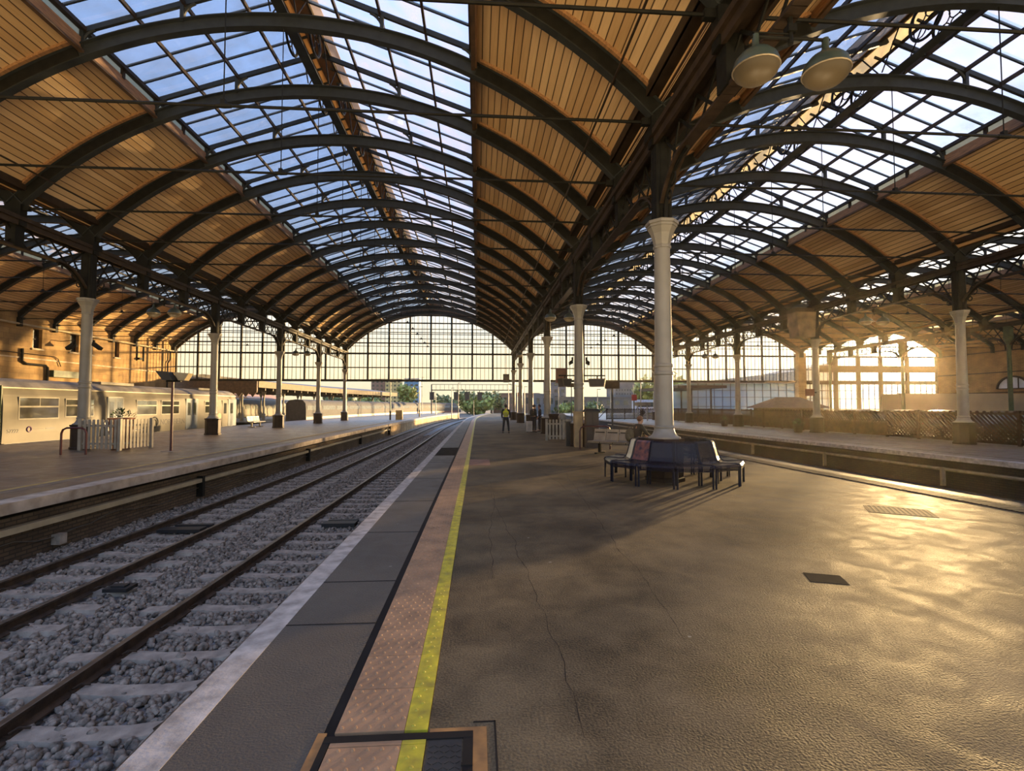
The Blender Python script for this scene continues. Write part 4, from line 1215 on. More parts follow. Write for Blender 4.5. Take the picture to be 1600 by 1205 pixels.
# ================================================================== ring bench
def perforated(name, col, hole=0.33, pitch=0.030):
    m, nt, out = nodes(name)
    L = nt.links.new
    b = nt.nodes.new('ShaderNodeBsdfPrincipled'); b.inputs['Base Color'].default_value = (*col, 1); b.inputs['Roughness'].default_value = 0.35; b.inputs['Specular IOR Level'].default_value = 0.35
    tr = nt.nodes.new('ShaderNodeBsdfTransparent')
    uv = nt.nodes.new('ShaderNodeUVMap'); uv.uv_map = 'UVMap'
    sp = nt.nodes.new('ShaderNodeSeparateXYZ'); L(uv.outputs[0], sp.inputs[0])
    fx = M(nt, 'SUBTRACT', M(nt, 'FRACT', M(nt, 'DIVIDE', sp.outputs['X'], pitch)), 0.5)
    fy = M(nt, 'SUBTRACT', M(nt, 'FRACT', M(nt, 'DIVIDE', sp.outputs['Y'], pitch)), 0.5)
    d = M(nt, 'SQRT', M(nt, 'ADD', M(nt, 'MULTIPLY', fx, fx), M(nt, 'MULTIPLY', fy, fy)))
    h = M(nt, 'LESS_THAN', d, hole)
    mx = nt.nodes.new('ShaderNodeMixShader'); L(h, mx.inputs[0]); L(b.outputs[0], mx.inputs[1]); L(tr.outputs[0], mx.inputs[2])
    L(mx.outputs[0], out.inputs['Surface'])
    return m
NAVYP = perforated('navy_perforated_steel', (0.006, 0.008, 0.020), 0.37)
def poster_mat():
    m = mat('faded_poster_print', (0.20, 0.075, 0.055), 0.4, 0, 0.4, 9.0, col2=(0.03, 0.03, 0.06), detail=3)
    return m
POSTER = poster_mat()
PALE_REFLECT = mat('sun_reflection_tone', (0.45, 0.43, 0.38), 0.3, 0.4, 0.1)  # pale colour stands in for the sun's reflection on one backrest

def ring_bench(c, a0):
    t = thing('ring_bench', 'blue perforated metal ring bench of twelve seats around the nearest white column', 'bench', (c[0], c[1], 0))
    seatp = [(1.505, .35), (1.515, .42), (1.485, .465), (1.40, .475), (1.20, .457), (1.08, .462), (1.02, .50)]
    backp = [(1.02, .50), (0.985, .58), (0.945, .74), (0.905, .89), (0.87, .925), (0.835, .91)]
    def panel(prof, a, b_, nm, m, gap=0.012):
        mb = MB(); n = 6; k = len(prof); uvs = []; vs = []; fs = []
        ln = [0]
        for p, q in zip(prof, prof[1:]): ln.append(ln[-1] + sqrt((p[0] - q[0]) ** 2 + (p[1] - q[1]) ** 2))
        mid = (a + b_) / 2; hw = (b_ - a) / 2
        for th in (0, 0.014):
            for j, (r, z) in enumerate(prof):
                # straight chords, like the flat panels of the bench
                half = r * math.tan(hw) * 0.985 - gap
                for i in range(n + 1):
                    u = -half + 2 * half * i / n
                    rr = r - th
                    vs.append((rr * cos(mid) - u * sin(mid), rr * sin(mid) + u * cos(mid), z - th * 0.5)); uvs.append((u, ln[j]))
        W = n + 1; O = k * W
        for j in range(k - 1):
            for i in range(n):
                p = j * W + i
                fs.append((p, p + 1, p + W + 1, p + W)); fs.append((O + p, O + p + W, O + p + W + 1, O + p + 1))
        for j in range(k - 1):
            for i in (0, n):
                p = j * W + i; fs.append((p, p + W, O + p + W, O + p))
        for j in (0, k - 1):
            for i in range(n):
                p = j * W + i; fs.append((p, O + p, O + p + 1, p + 1))
        mb.add(vs, fs); o = mb.build(nm, m, t)
        uvl = o.data.uv_layers.new(name='UVMap')
        for l in o.data.loops: uvl.data[l.index].uv = uvs[l.vertex_index]
        return o
    for k in range(12):
        a = a0 + k * pi / 6; b_ = a + pi / 6
        deg = math.degrees((a + b_) / 2) % 360
        panel(seatp, a, b_, 'seat', NAVYP)
        if 200 < deg < 232:
            o = panel(backp, a, b_, 'backrest', POSTER); o['label'] = 'backrest with a faded printed poster'
        elif 170 < deg < 200:
            o = panel(backp, a, b_, 'backrest', PALE_REFLECT); o['label'] = 'backrest coloured pale for the sun reflection on it'
        elif 232 < deg < 262:
            panel(backp, a, b_, 'backrest', NAVY)
        else:
            panel(backp, a, b_, 'backrest', NAVYP)
        mid = (a + b_) / 2
        for sg in (-1, 1):
            def P(r, z, ins=0.012):
                half = r * math.tan(pi / 12) * 0.985 - ins
                return (r * cos(mid) - sg * half * sin(mid), r * sin(mid) + sg * half * cos(mid), z)
            pr_ = seatp[1:] + backp[1:]
            MB().tube([P(r, z) for r, z in pr_], 0.017, 6).build('side_rail', NAVY, t)
            MB().tube([P(1.49, 0.0, .03), P(1.49, 0.44, .03)], 0.021, 7).build('leg', NAVY, t)
            MB().tube([P(1.03, 0.0, .03), P(1.03, 0.50, .03)], 0.021, 7).build('leg', NAVY, t)
        MB().tube([P_ for P_ in ((1.49 * cos(a) , 1.49 * sin(a), 0.33), (1.03 * cos(a), 1.03 * sin(a), 0.33))], 0.012, 5).build('stretcher', NAVY, t)
ring_bench((4.52, 11.43), RAD(11))

# ================================================================== people
def skin_mesh(name, verts, edges, radii, m, parent=None, sub=2, root=0):
    me = bpy.data.meshes.new(name)
    me.from_pydata(verts, edges, [])
    o = bpy.data.objects.new(name, me); C.objects.link(o)
    md = o.modifiers.new('skin', 'SKIN'); md.use_smooth_shade = True
    for i, r in enumerate(radii):
        rr = r if isinstance(r, tuple) else (r, r)
        me.skin_vertices[0].data[i].radius = rr
        me.skin_vertices[0].data[i].use_root = (i == root)
    sb = o.modifiers.new('sub', 'SUBSURF'); sb.levels = sub; sb.render_levels = sub
    dg = bpy.context.evaluated_depsgraph_get(); dg.update()
    nm = bpy.data.meshes.new_from_object(o.evaluated_get(dg))
    bpy.data.objects.remove(o); bpy.data.meshes.remove(me)
    nm.name = name
    nm.materials.clear(); nm.materials.append(m)
    nm.polygons.foreach_set('use_smooth', [True] * len(nm.polygons))
    return link(name, nm, parent)

def person(label, loc, rz, J, top, trousers, hair=HAIR, vest=None, cap=False, backpack=False, scale=1.0):
    """J: joints of the pose.  Faces +Y before the turn."""
    t = thing('person', label, 'person', loc, rz); t.scale = (scale,) * 3
    v = []; e = []; r = []
    idx = {}
    def add(n, p, rad, par=None):
        idx[n] = len(v); v.append(p); r.append(rad)
        if par is not None: e.append((idx[par], idx[n]))
    add('pelvis', J['pelvis'], (.145, .11))
    add('waist', J['waist'], (.125, .095), 'pelvis'); add('chest', J['chest'], (.15, .105), 'waist')
    add('neck', J['neck'], (.055, .055), 'chest'); add('jaw', J['jaw'], (.07, .08), 'neck')
    add('skull', J['skull'], (.078, .095), 'jaw'); add('crown', J['crown'], (.055, .065), 'skull')
    f = Vector(J['face'])
    sk = Vector(J['skull']); jw = Vector(J['jaw'])
    add('nose', tuple((sk + jw) / 2 + f * 0.115), .012, 'skull')
    side = f.cross(Vector((0, 0, 1))).normalized()
    for s in (-1, 1):
        add('ear%d' % s, tuple((sk + jw) / 2 + side * s * 0.095 - f * 0.01), .014, 'skull')
    for s, n in ((-1, 'l'), (1, 'r')):
        add('sh' + n, J['sh' + n], .060, 'chest'); add('el' + n, J['el' + n], .043, 'sh' + n); add('wr' + n, J['wr' + n], .028, 'el' + n)
        w = Vector(J['wr' + n]); d = (w - Vector(J['el' + n])).normalized()
        add('pa' + n, tuple(w + d * 0.065), (.036, .020), 'wr' + n)
        pa = Vector(v[idx['pa' + n]]); sd = d.cross(Vector((1, 0, 0)))
        if sd.length < .1: sd = d.cross(Vector((0, 1, 0)))
        sd.normalize(); cu = sd.cross(d).normalized()
        for q, (off, ln) in enumerate(((-.027, .072), (-.009, .084), (.009, .080), (.027, .062))):
            k1 = pa + sd * off + d * 0.03
            add('f%s%d' % (n, q), tuple(k1 + d * ln * .5), .009, 'pa' + n)
            add('g%s%d' % (n, q), tuple(k1 + d * ln * .85 + cu * .02), .007, 'f%s%d' % (n, q))
        add('th' + n, tuple(w + d * .045 - sd * .045), .010, 'pa' + n)
        add('hip' + n, J['hip' + n], .085, 'pelvis'); add('kn' + n, J['kn' + n], .058, 'hip' + n); add('an' + n, J['an' + n], .040, 'kn' + n)
        a = Vector(J['an' + n]); add('to' + n, J['to' + n], .035, 'an' + n)
    body = skin_mesh('body', v, e, r, SKIN, t)
    def sub(names, extra, m, nm, links, grow):
        vv = [v[idx[n]] for n in names]; rr = []
        for n in names:
            q = r[idx[n]]; g = extra.get(n, grow)
            rr.append((q[0] + g, q[1] + g) if isinstance(q, tuple) else q + g)
        ee = [(names.index(a), names.index(b)) for a, b in links]
        return skin_mesh(nm, vv, ee, rr, m, t)
    sub(['pelvis', 'waist', 'chest', 'neck', 'shl', 'ell', 'wrl', 'shr', 'elr', 'wrr'], {'neck': .004, 'wrl': .008, 'wrr': .008}, top, 'jacket',
        [('pelvis', 'waist'), ('waist', 'chest'), ('chest', 'neck'), ('chest', 'shl'), ('shl', 'ell'), ('ell', 'wrl'), ('chest', 'shr'), ('shr', 'elr'), ('elr', 'wrr')], .022)
    sub(['pelvis', 'hipl', 'knl', 'anl', 'hipr', 'knr', 'anr'], {}, trousers, 'trousers',
        [('pelvis', 'hipl'), ('hipl', 'knl'), ('knl', 'anl'), ('pelvis', 'hipr'), ('hipr', 'knr'), ('knr', 'anr')], .018)
    for n in 'lr':
        a, o_ = Vector(J['an' + n]), Vector(J['to' + n])
        he = a - (o_ - a) * 0.35; he.z = o_.z
        skin_mesh('shoe', [tuple(a), tuple(he), tuple((he + o_) / 2), tuple(o_)], [(0, 1), (1, 2), (2, 3)], [.046, .042, .046, .042], BLACK, t)
    hc = sk + Vector((0, 0, .025)) - f * 0.012
    hb = MB().ball(hc, 0.108, 14, 10, (0.93, 1.02, 0.98))
    vs2 = []
    hb2 = MB()
    for q in hb.f:
        cen = sum((Vector(hb.v[i]) for i in q), Vector()) / len(q) - hc
        if cen.dot(f) > 0.05 and cen.z < 0.045: continue
        if cen.z < -0.085: continue
        hb2.f.append(q); hb2.mi.append(0)
    hb2.v = hb.v
    hb2.build('hair', hair, t, smooth=True)
    for s in (-1, 1):
        p = (sk + jw) / 2 + f * 0.085 + side * s * 0.033 + Vector((0, 0, .03))
        MB().ball(p, 0.012, 8, 6).build('eye', BLACK, t)
    p = jw + f * 0.085 + Vector((0, 0, -.005))
    MB().tube([tuple(p - side * .025), tuple(p + f * .006), tuple(p + side * .025)], .006, 5).build('mouth', mat('lip', (0.30, 0.11, 0.09)), t)
    if vest:
        o = sub(['pelvis', 'waist', 'chest', 'neck', 'shl', 'shr'], {'neck': .006, 'pelvis': .03, 'shl': .028, 'shr': .028}, vest, 'vest',
                [('pelvis', 'waist'), ('waist', 'chest'), ('chest', 'neck'), ('chest', 'shl'), ('chest', 'shr')], .034)
        w, c = Vector(J['waist']), Vector(J['chest'])
        for q in (0.0, 0.55):
            z = w + (c - w) * q
            b = MB().lathe([(1, -.025), (1.0, .025)], 20, (0, 0, 0))
            b.v = [(z.x + x * .176, z.y + y * .142, z.z + zz) for x, y, zz in b.v]; b.f = b.f[:-2]; b.mi = b.mi[:-2]
            b.build('reflective_band', HIVISB, t)
    if backpack:
        c = Vector(J['chest'])
        MB().ball((c.x, c.y - .2, c.z - .08), .19, 12, 8, (.85, .6, 1.2)).build('backpack', DARKCLOTH, t, smooth=True)
    return t
def standing(arm=0, spread=.0, lean=0):
    return dict(pelvis=(0, 0, .97), waist=(0, 0, 1.13), chest=(0, .01, 1.34), neck=(0, .02, 1.50), jaw=(0, .045, 1.575), skull=(0, .035, 1.665), crown=(0, .03, 1.735), face=(0, 1, 0),
                shl=(-.185, .0, 1.42), ell=(-.25, -.02, 1.15), wrl=(-.24, .08 + arm, .93 + arm), shr=(.185, .0, 1.42), elr=(.25, -.02, 1.15), wrr=(.24, .06, .93),
                hipl=(-.095, 0, .92), knl=(-.12 - spread / 2, .03, .50), anl=(-.13 - spread, 0, .09), tol=(-.15 - spread, .14, .035),
                hipr=(.095, 0, .92), knr=(.12 + spread / 2, .03, .50), anr=(.13 + spread, 0, .09), tor=(.15 + spread, .14, .035))
person('person in yellow hi-vis vest and dark trousers standing alone on the platform, back turned', (1.74, 31.1, 0), RAD(-8), standing(0, .05), DARKCLOTH, NAVYCLOTH, vest=HIVIS)
person('person in dark jacket standing by a column with a pale suitcase', (3.62, 32.2, 0), RAD(-60), standing(.12), DARKCLOTH, NAVYCLOTH, backpack=True)
person('person in navy coat leaning beside the column, behind the person with the suitcase', (4.12, 33.2, 0), RAD(95), standing(.05), NAVYCLOTH, NAVYCLOTH)
t = thing('suitcase', 'pale grey upright suitcase beside the person in dark jacket', 'suitcase', (3.28, 31.9, 0), 0.3)
MB().b2(-.17, .17, -.12, .12, .06, .72).build('shell', mat('pale_grey_shell', (.5, .48, .45), .4), t)
MB().tube([(-.1, -.08, .72), (-.1, -.08, 1.0), (.1, -.08, 1.0), (.1, -.08, .72)], .012, 6).build('pull_handle', BLACK, t)
for sx in (-.13, .13):
    MB().lathe([(.04, -.02), (.04, .02)], 10, (sx, 0, .04), axis='x').build('wheel', BLACK, t)

# ================================================================== middle platform furniture
BX, BY, BR = 4.86, 17.35, RAD(-42)
def silver_bench(label, loc, rz, n=4, w=0.5, legm=IRON, sm=SILVER):
    t = thing('metal_bench', label, 'bench', loc, rz)
    W = n * w
    for i in range(n):
        x = -W / 2 + (i + .5) * w
        b = MB(); pts = [(-.30, .38), (-.31, .42), (-.26, .445), (0, .43), (.13, .435), (.17, .47), (.23, .72), (.25, .86)]
        for (y0, z0), (y1, z1) in zip(pts, pts[1:]): b.beam((x, y0, z0), (x, y1 + .004, z1), w * .93, .02, up=(0, -.3, 1))
        b.build('seat', sm, t)
        s = MB()
        for q in range(3): s.box((x, .215 + .0, .54 + q * .10), (w * .75, .012, .03))
        s.build('slots', legm, t)
    MB().b2(-W / 2, W / 2, -.05, .05, .34, .40).build('beam', legm, t)
    for x in (-W / 2 + .35, W / 2 - .35):
        MB().b2(x - .04, x + .04, -.05, .05, .02, .36).b2(x - .05, x + .05, -.30, .30, 0, .04).build('leg', legm, t)
    return t
silver_bench('silver metal bench seating one person behind the blue ring bench', (BX, BY, 0), BR)
sit = dict(pelvis=(0, 0, .54), waist=(0, .01, .70), chest=(0, .05, .92), neck=(0, .09, 1.08), jaw=(0, .125, 1.15), skull=(0, .115, 1.235), crown=(0, .105, 1.30), face=(0, 1, 0),
           shl=(-.185, .05, 1.0), ell=(-.27, .16, .76), wrl=(-.17, .38, .68), shr=(.185, .05, 1.0), elr=(.27, .18, .76), wrr=(.17, .40, .68),
           hipl=(-.10, .03, .53), knl=(-.14, .44, .52), anl=(-.14, .42, .10), tol=(-.15, .56, .035),
           hipr=(.10, .03, .53), knr=(.14, .44, .52), anr=(.14, .48, .10), tor=(.15, .62, .035))
person('person with auburn hair and dark jacket seated on the silver bench', (5.42, 16.72, 0), RAD(-75), sit, DARKCLOTH, KHAKI, hair=REDHAIR)
t = thing('rucksack', 'khaki rucksack on the silver bench behind the seated person', 'bag', (5.20, 16.86, .45), RAD(-42))
MB().ball((0, 0, .24), .20, 14, 10, (.85, .6, 1.2)).build('bag_body', KHAKI, t, smooth=True)
MB().ball((0, -.12, .18), .11, 10, 8, (1, .6, 1)).build('front_pocket', KHAKI, t, smooth=True)
MB().tube([(-.05, .02, .46), (-.05, .02, .54), (.05, .02, .54), (.05, .02, .46)], .012, 6).build('grab_loop', BLACK, t)
t = thing('metal_cabinet', 'tall dark brown metal cabinet with pitched cap beside a column', 'cabinet', (4.60, 20.05, 0))
MB().b2(-.25, .25, -.22, .22, 0, 1.46).build('body', mat('dark_cabinet_paint', (.055, .040, .030), .5), t)
MB().lathe([(.42, 1.44), (.42, 1.50), (.30, 1.58)], 4, rot=pi / 4).build('cap', BLACK, t)
MB().b2(-.005, .005, -.235, -.22, .1, 1.4).build('door_seam', BLACK, t)
tag(MB().b2(3.98, 4.30, 20.35, 20.75, 0, 1.42).b2(3.95, 4.33, 20.32, 20.78, 1.42, 1.47).build('ochre_box', mat('ochre_box_paint', (.46, .33, .17), .6, 0, .15)), 'ochre painted wooden box standing left of the dark cabinet', 'box')
tag(MB().tube([(3.98, 19.35, 0), (3.98, 19.35, .72), (4.02, 19.35, .84), (4.14, 19.35, .90), (5.02, 19.35, .90), (5.14, 19.35, .84), (5.18, 19.35, .72), (5.18, 19.35, 0)], .032, 8).build('hoop_barrier', MAROON), 'maroon hoop barrier in front of the dark cabinet on the middle platform', 'barrier')
tag(MB().b2(3.72, 3.90, 20.9, 21.08, 0, 1.02).b2(3.69, 3.93, 20.87, 21.11, 1.02, 1.05).build('black_bollard', BLACK), 'square black bollard between the ochre box and the picket enclosure', 'bollard')

def picket_fence(name, label, pts, h, loc=(0, 0, 0)):
    """an enclosure of upright pales along the polyline pts"""
    t = thing(name, label, 'fence', loc)
    for (x0, y0), (x1, y1) in zip(pts, pts[1:]):
        d = Vector((x1 - x0, y1 - y0, 0)); L = d.length; d.normalize(); nrm = Vector((-d.y, d.x, 0))
        n = max(2, int(L / .155)); rz = atan2(d.y, d.x)
        for i in range(n + 1):
            p = Vector((x0, y0, 0)) + d * (L * i / n)
            b = MB().box((0, 0, h / 2 + .03), (.095, .022, h - .06))
            b.prism([(-.0475, h), (.0475, h), (.03, h + .03), (-.03, h + .03)], -.011, .011)
            o = b.build('pale', PICKET, t); o.location = p; o.rotation_euler = (0, 0, rz)
        for z in (h * .22, h * .82):
            a = Vector((x0, y0, z)) + nrm * .03; c = Vector((x1, y1, z)) + nrm * .03
            MB().beam(a, c, .03, .07).build('rail', PICKET, t)
    for (x, y) in pts:
        MB().b2(x - .055, x + .055, y - .055, y + .055, 0, h + .06).build('corner_post', PICKET, t)
    return t
picket_fence('picket_enclosure', 'white picket enclosure with planters between two columns on the middle platform', [(3.35, 24.3), (4.5, 24.2), (4.75, 28.0)], 1.0)
picket_fence('picket_enclosure', 'white picket enclosure around a column on the train platform', [(-15.1, 20.15), (-13.6, 20.05), (-13.35, 21.5)], 1.15)

def planter(label, loc, r=.28, h=.5, m=TERRA, green=True):
    t = thing('planter', label, 'planter', loc)
    MB().lathe([(r * .75, 0), (r, h * .9), (r * 1.08, h * .92), (r * 1.08, h), (r * .9, h), (r * .85, h * .85)], 16).build('tub', m, t, smooth=True)
    rng = random.Random(int(loc[0] * 10 + loc[1]))
    b = MB()
    for i in range(90):
        a = rng.uniform(0, 2 * pi); q = rng.uniform(0, r * 1.2); z = h + rng.uniform(0, .35) * (1.2 - q / r * .6)
        c = Vector((q * cos(a), q * sin(a), z)); d = Vector((cos(a), sin(a), rng.uniform(.2, 1.5))).normalized() * .12; s = d.cross(Vector((0, 0, 1))).normalized() * .035
        b.quad(c, c + d * .5 + s, c + d, c + d * .5 - s)
    b.build('foliage', PLANTGREEN, t)
    return t
def raised(o, z): o.location.z = z; return o
planter('terracotta planter with green plants inside the picket enclosure on the train platform', (-14.2, 21.0, 0), .42, 1.22)
planter('tall brown planter inside the picket enclosure on the middle platform', (4.05, 26.0, 0), .34, 1.28, PLINTH)
tag(MB().lathe([(0.06, 0), (.06, .95), (.16, 1.0), (.2, 1.14), (.16, 1.28), (.05, 1.33)], 12, (4.22, 24.9, 0)).build('white_orb_post', WHITE, smooth=True), 'short white post with rounded head beside the picket enclosure', 'post')
# information screens and loudspeakers on the second column
def screen_box(label, loc, rz, w=.62, h=.36, d=.34, m=SIGNGREY):
    t = thing('display_monitor', label, 'monitor', loc, rz)
    b = MB(); b.prism([(-w / 2, h / 2), (w / 2, h / 2), (w / 2 - .06, -h / 2), (-w / 2 + .06, -h / 2)], -d / 2, d / 2); b.build('casing', m, t)
    MB().prism([(-w / 2 + .05, h / 2 - .04), (w / 2 - .05, h / 2 - .04), (w / 2 - .10, -h / 2 + .04), (-w / 2 + .10, -h / 2 + .04)], -d / 2 - .012, -d / 2).build('screen', BLACK, t)
    MB().tube([(0, 0, h / 2), (0, 0, h / 2 + .12)], .025, 6).build('hanger', IRON, t)
    return t
screen_box('dark display monitor hung left of the column with the cabinet', (3.66, 20.9, 2.68), .5, .52, .34)
screen_box('brown display monitor hung right of the column with the cabinet', (5.05, 20.9, 2.68), -.35, .72, .34)
tag(MB().tube([(3.4, 20.9, 2.98), (5.4, 20.9, 2.98)], .03, 6).build('screen_arm', IRON), 'horizontal iron arm carrying the two display monitors', 'bracket arm')
for sg, nm in ((-1, 'left'), (1, 'right')):
    t = thing('loudspeaker', 'small horn loudspeaker on the %s side of the column with the cabinet' % nm, 'loudspeaker', (XR1 + sg * .30, 20.8, 3.55), 0)
    MB().prism([(0, .10), (sg * .14, .0), (sg * .12, -.14), (sg * -.02, -.06)], -.09, .09).build('horn', IRON, t)
    MB().b2(-.03, .03, -.03, .03, .05, .2).build('bracket', IRON, t)
    t = thing('loudspeaker', 'small horn loudspeaker on the %s side of the column at the picket enclosure' % nm, 'loudspeaker', (XL1 + sg * .36, 20.8, 4.10), 0)
    MB().prism([(0, .12), (sg * .30, -.10), (sg * .24, -.20), (sg * -.02, -.02)], -.09, .09).build('horn', IRON, t)
    MB().b2(-.03, .03, -.03, .03, .02, .2).build('bracket', IRON, t)
tag(MB().b2(3.0, 3.75, 59.5, 59.65, 4.5, 5.5).b2(3.35, 3.4, 59.56, 59.6, 5.5, 9.2).build('hanging_signal_box', SIGNGREY), 'square brown box hanging in front of the end screen of the tracks vault', 'hanging box')

# ================================================================== left platform furniture
tag(MB().tube([(-14.45, 18.45, 0), (-14.45, 18.45, .74), (-14.40, 18.45, .87), (-14.28, 18.45, .93), (-13.80, 18.45, .93), (-13.68, 18.45, .87), (-13.63, 18.45, .74), (-13.63, 18.45, 0)], .034, 8).build('hoop_barrier', MAROON), 'maroon hoop barrier in front of the column on the train platform', 'barrier')
t = thing('sign_post', 'slim maroon post carrying two angled information boxes on the left platform', 'sign post', (-11.47, 19.62, 0))
MB().tube([(0, 0, 0), (0, 0, 2.62)], .045, 10).build('post', MAROON, t)
MB().lathe([(.32, 0), (.32, .012)], 16).build('base_plate', CONC, t)
b = MB().prism([(-.46, 3.0), (-.02, 2.97), (.16, 2.66), (-.20, 2.66)], -.30, .02); b.build('dark_box', BLACK, t)
b = MB().prism([(.02, 2.97), (.58, 2.93), (.42, 2.66), (.20, 2.66)], -.02, .30); b.build('pale_box', CREAM, t)
MB().b2(-.22, .30, -.05, .05, 2.60, 2.66).build('bracket', IRON, t)
silver_bench('pale metal bench beside the picket enclosure facing the train', (-18.2, 27.2, 0), RAD(90), 4, .55, CREAM, mat('pale_bench_metal', (.62, .58, .5), .4, .2))
silver_bench('pale metal bench farther along the train platform near the second column', (-18.0, 42.0, 0), RAD(90), 4, .55, CREAM, mat('pale_bench_metal', (.62, .58, .5)))

# ================================================================== the train
def text_mesh(name, body, size, m, parent, loc, rot, ext=0.004):
    cu = bpy.data.curves.new(name, 'FONT'); cu.body = body; cu.size = size; cu.extrude = ext
    o = bpy.data.objects.new(name, cu); C.objects.link(o)
    dg = bpy.context.evaluated_depsgraph_get(); dg.update()
    me = bpy.data.meshes.new_from_object(o.evaluated_get(dg))
    bpy.data.objects.remove(o); me.materials.clear(); me.materials.append(m); me.name = name
    q = link(name, me, parent); q.location = loc; q.rotation_euler = rot
    return q
TX = -23.0
TRAINGLASS = mat('reflecting_train_window', (0.16, 0.16, 0.14), 0.05, 0.8, 0.3, 1.0)
def train():
    t = thing('train_car', 'pale commuter train car with sliding doors standing at the left platform', 'train', (TX, 0, 0))
    y0, y1 = 25.9, 49.4
    prof = [(-2.5, -.15), (0, -.15), (.03, .4), (.0, 1.6), (-.06, 2.25), (-.16, 2.62)]
    b = MB(); b.prism([(-2.5, -.15), (-.02, -.15), (.0, .35), (.0, 1.7), (-.05, 2.25), (-.14, 2.60), (-2.36, 2.60), (-2.45, 2.25), (-2.5, 1.7)], y0, y1, 'y'); b.build('body', TRAINW, t)
    b = MB(); b.prism([(-.10, 2.60), (-.22, 2.74), (-.42, 2.92), (-.8, 3.08), (-1.25, 3.12), (-1.7, 3.08), (-2.1, 2.92), (-2.40, 2.6)], y0 - .02, y1 + .02, 'y')
    b.b2(-1.9, -.6, 33, 36, 3.05, 3.22); b.b2(-1.9, -.6, 44, 46, 3.05, 3.22); b.build('roof', TRAINR, t)
    MB().b2(-.16, -.07, y0, y1, 2.57, 2.63).build('gutter_strip', CREAM, t)
    b = MB().b2(-2.3, -.15, y0 + .3, y1 - .3, -.75, -.15); b.build('underframe', BLACK, t)
    for yy in (28.2, 30.4, 44.8, 47.0):
        for xx in (-.6, -1.95):
            MB().lathe([(.42, -.06), (.42, .06), (.36, .07)], 18, (xx, yy, -.70), axis='x').build('wheel', BLACK, t)
    def win(a, c, z0=1.06, z1=2.10):
        f = MB(); r = .06
        f.b2(-.02, .014, a, c, z0, z1)
        o = f.build('window_frame', mat('pale_window_frame', (.28, .26, .21), .5, spec=0.15), t)
        g = MB().b2(-.01, .020, a + r, c - r, z0 + r, z0 + .62)
        zt = z0 + .70
        g.b2(-.01, .020, a + r, (a + c) / 2 - .02, zt, z1 - r); g.b2(-.01, .020, (a + c) / 2 + .02, c - r, zt, z1 - r)
        g.build('window_glass', TRAINGLASS, o)
    win(26.72, 29.15, 1.0, 2.16); win(29.57, 31.67); win(35.4, 37.55); win(38.06, 40.25); win(43.87, 45.95)
    def door(a, c):
        o = MB().b2(-.03, .012, a, c, -.12, 2.22).build('door', TRAIND, t)
        m = (a + c) / 2
        g = MB()
        for p, q in ((a, m), (m, c)): g.b2(-.01, .020, p + (q - p) * .28, q - (q - p) * .22, .95, 1.95)
        g.build('door_glass', DARKGLASS, o)
        MB().b2(-.01, .018, m - .012, m + .012, -.1, 2.2).b2(-.01, .022, c - .02, c + .05, -.12, 2.25).b2(-.01, .022, a, c, 2.2, 2.27).build('door_seal', BLACK, o)
    door(32.75, 34.1); door(41.15, 42.75)
    o = MB().b2(-.03, .014, 46.75, 47.75, -.12, 2.2).build('crew_door', TRAINW, t)
    MB().b2(-.01, .02, 47.0, 47.5, 1.0, 1.95).build('crew_door_glass', DARKGLASS, o)
    o = MB().b2(-.03, .013, 47.85, 49.35, -.14, 2.3).build('cab_panel', TRAIND, t)
    MB().b2(-.01, .02, 48.2, 48.7, 1.0, 1.95).build('cab_window', DARKGLASS, o)
    MB().b2(-2.45, -.05, y0 - .06, y0 + .01, -.1, 2.7).build('end_gangway', IRON_GREEN, t)
    R = (pi / 2, 0, pi / 2)
    # lettering and roundel on the side
    text_mesh('unit_number', '57222', .26, GREYPRINT, t, (.008, 26.12, .36), R)
    text_mesh('operator_name', 'NORTHERN', .56, GREYPRINT, t, (.008, 37.98, .34), R)
    b = MB(); cyc = [(.012, 37.35 + .36 * cos(2 * pi * k / 24), .52 + .36 * sin(2 * pi * k / 24)) for k in range(24)]
    b.tube(cyc, .05, 5, closed=True)
    b.tube([(.012, 37.18, .30), (.012, 37.18, .55), (.012, 37.25, .70), (.012, 37.35, .74), (.012, 37.45, .70), (.012, 37.52, .55), (.012, 37.52, .30)], .04, 5)
    b.build('roundel', GREYPRINT, t)
    b = MB(); b.tube([(.012, 27.35 + .13 * cos(2 * pi * k / 16), .50 + .13 * sin(2 * pi * k / 16)) for k in range(16)], .03, 5, closed=True); b.build('small_roundel', PURPLE, t)
    b = MB(); b.b2(0, .008, 27.6, 28.2, .49, .51); b.b2(0, .008, 28.35, 28.9, .47, .53); b.build('small_print_strip', GREYPRINT, t)
    b = MB(); b.tube([(.012, 34.72 + .10 * cos(2 * pi * k / 16), 1.28 + .14 * sin(2 * pi * k / 16)) for k in range(16)], .015, 5, closed=True); b.build('round_mark', GREYPRINT, t)
    MB().lathe([(.30, 0), (.30, .012)], 20, (.002, 46.3, .75), axis='x').build('yellow_roundel', mat('mustard_mark', (.5, .34, .12)), t)
    return t
train()
t = thing('train_car', 'end of the neighbouring dark train car at the left frame edge', 'train', (TX, 0, 0))
b = MB(); b.prism([(-2.5, -.15), (-.02, -.15), (.0, .35), (.0, 1.7), (-.05, 2.25), (-.14, 2.60), (-1.25, 3.12), (-2.36, 2.60), (-2.45, 2.25), (-2.5, 1.7)], 4.0, 25.4, 'y'); b.build('body', TRAINW, t)
MB().b2(-2.3, -.15, 4.3, 25.2, -.75, -.15).build('underframe', BLACK, t)
MB().b2(-1.9, -.6, 25.4, 25.85, .1, 2.3).build('gangway', BLACK, t)

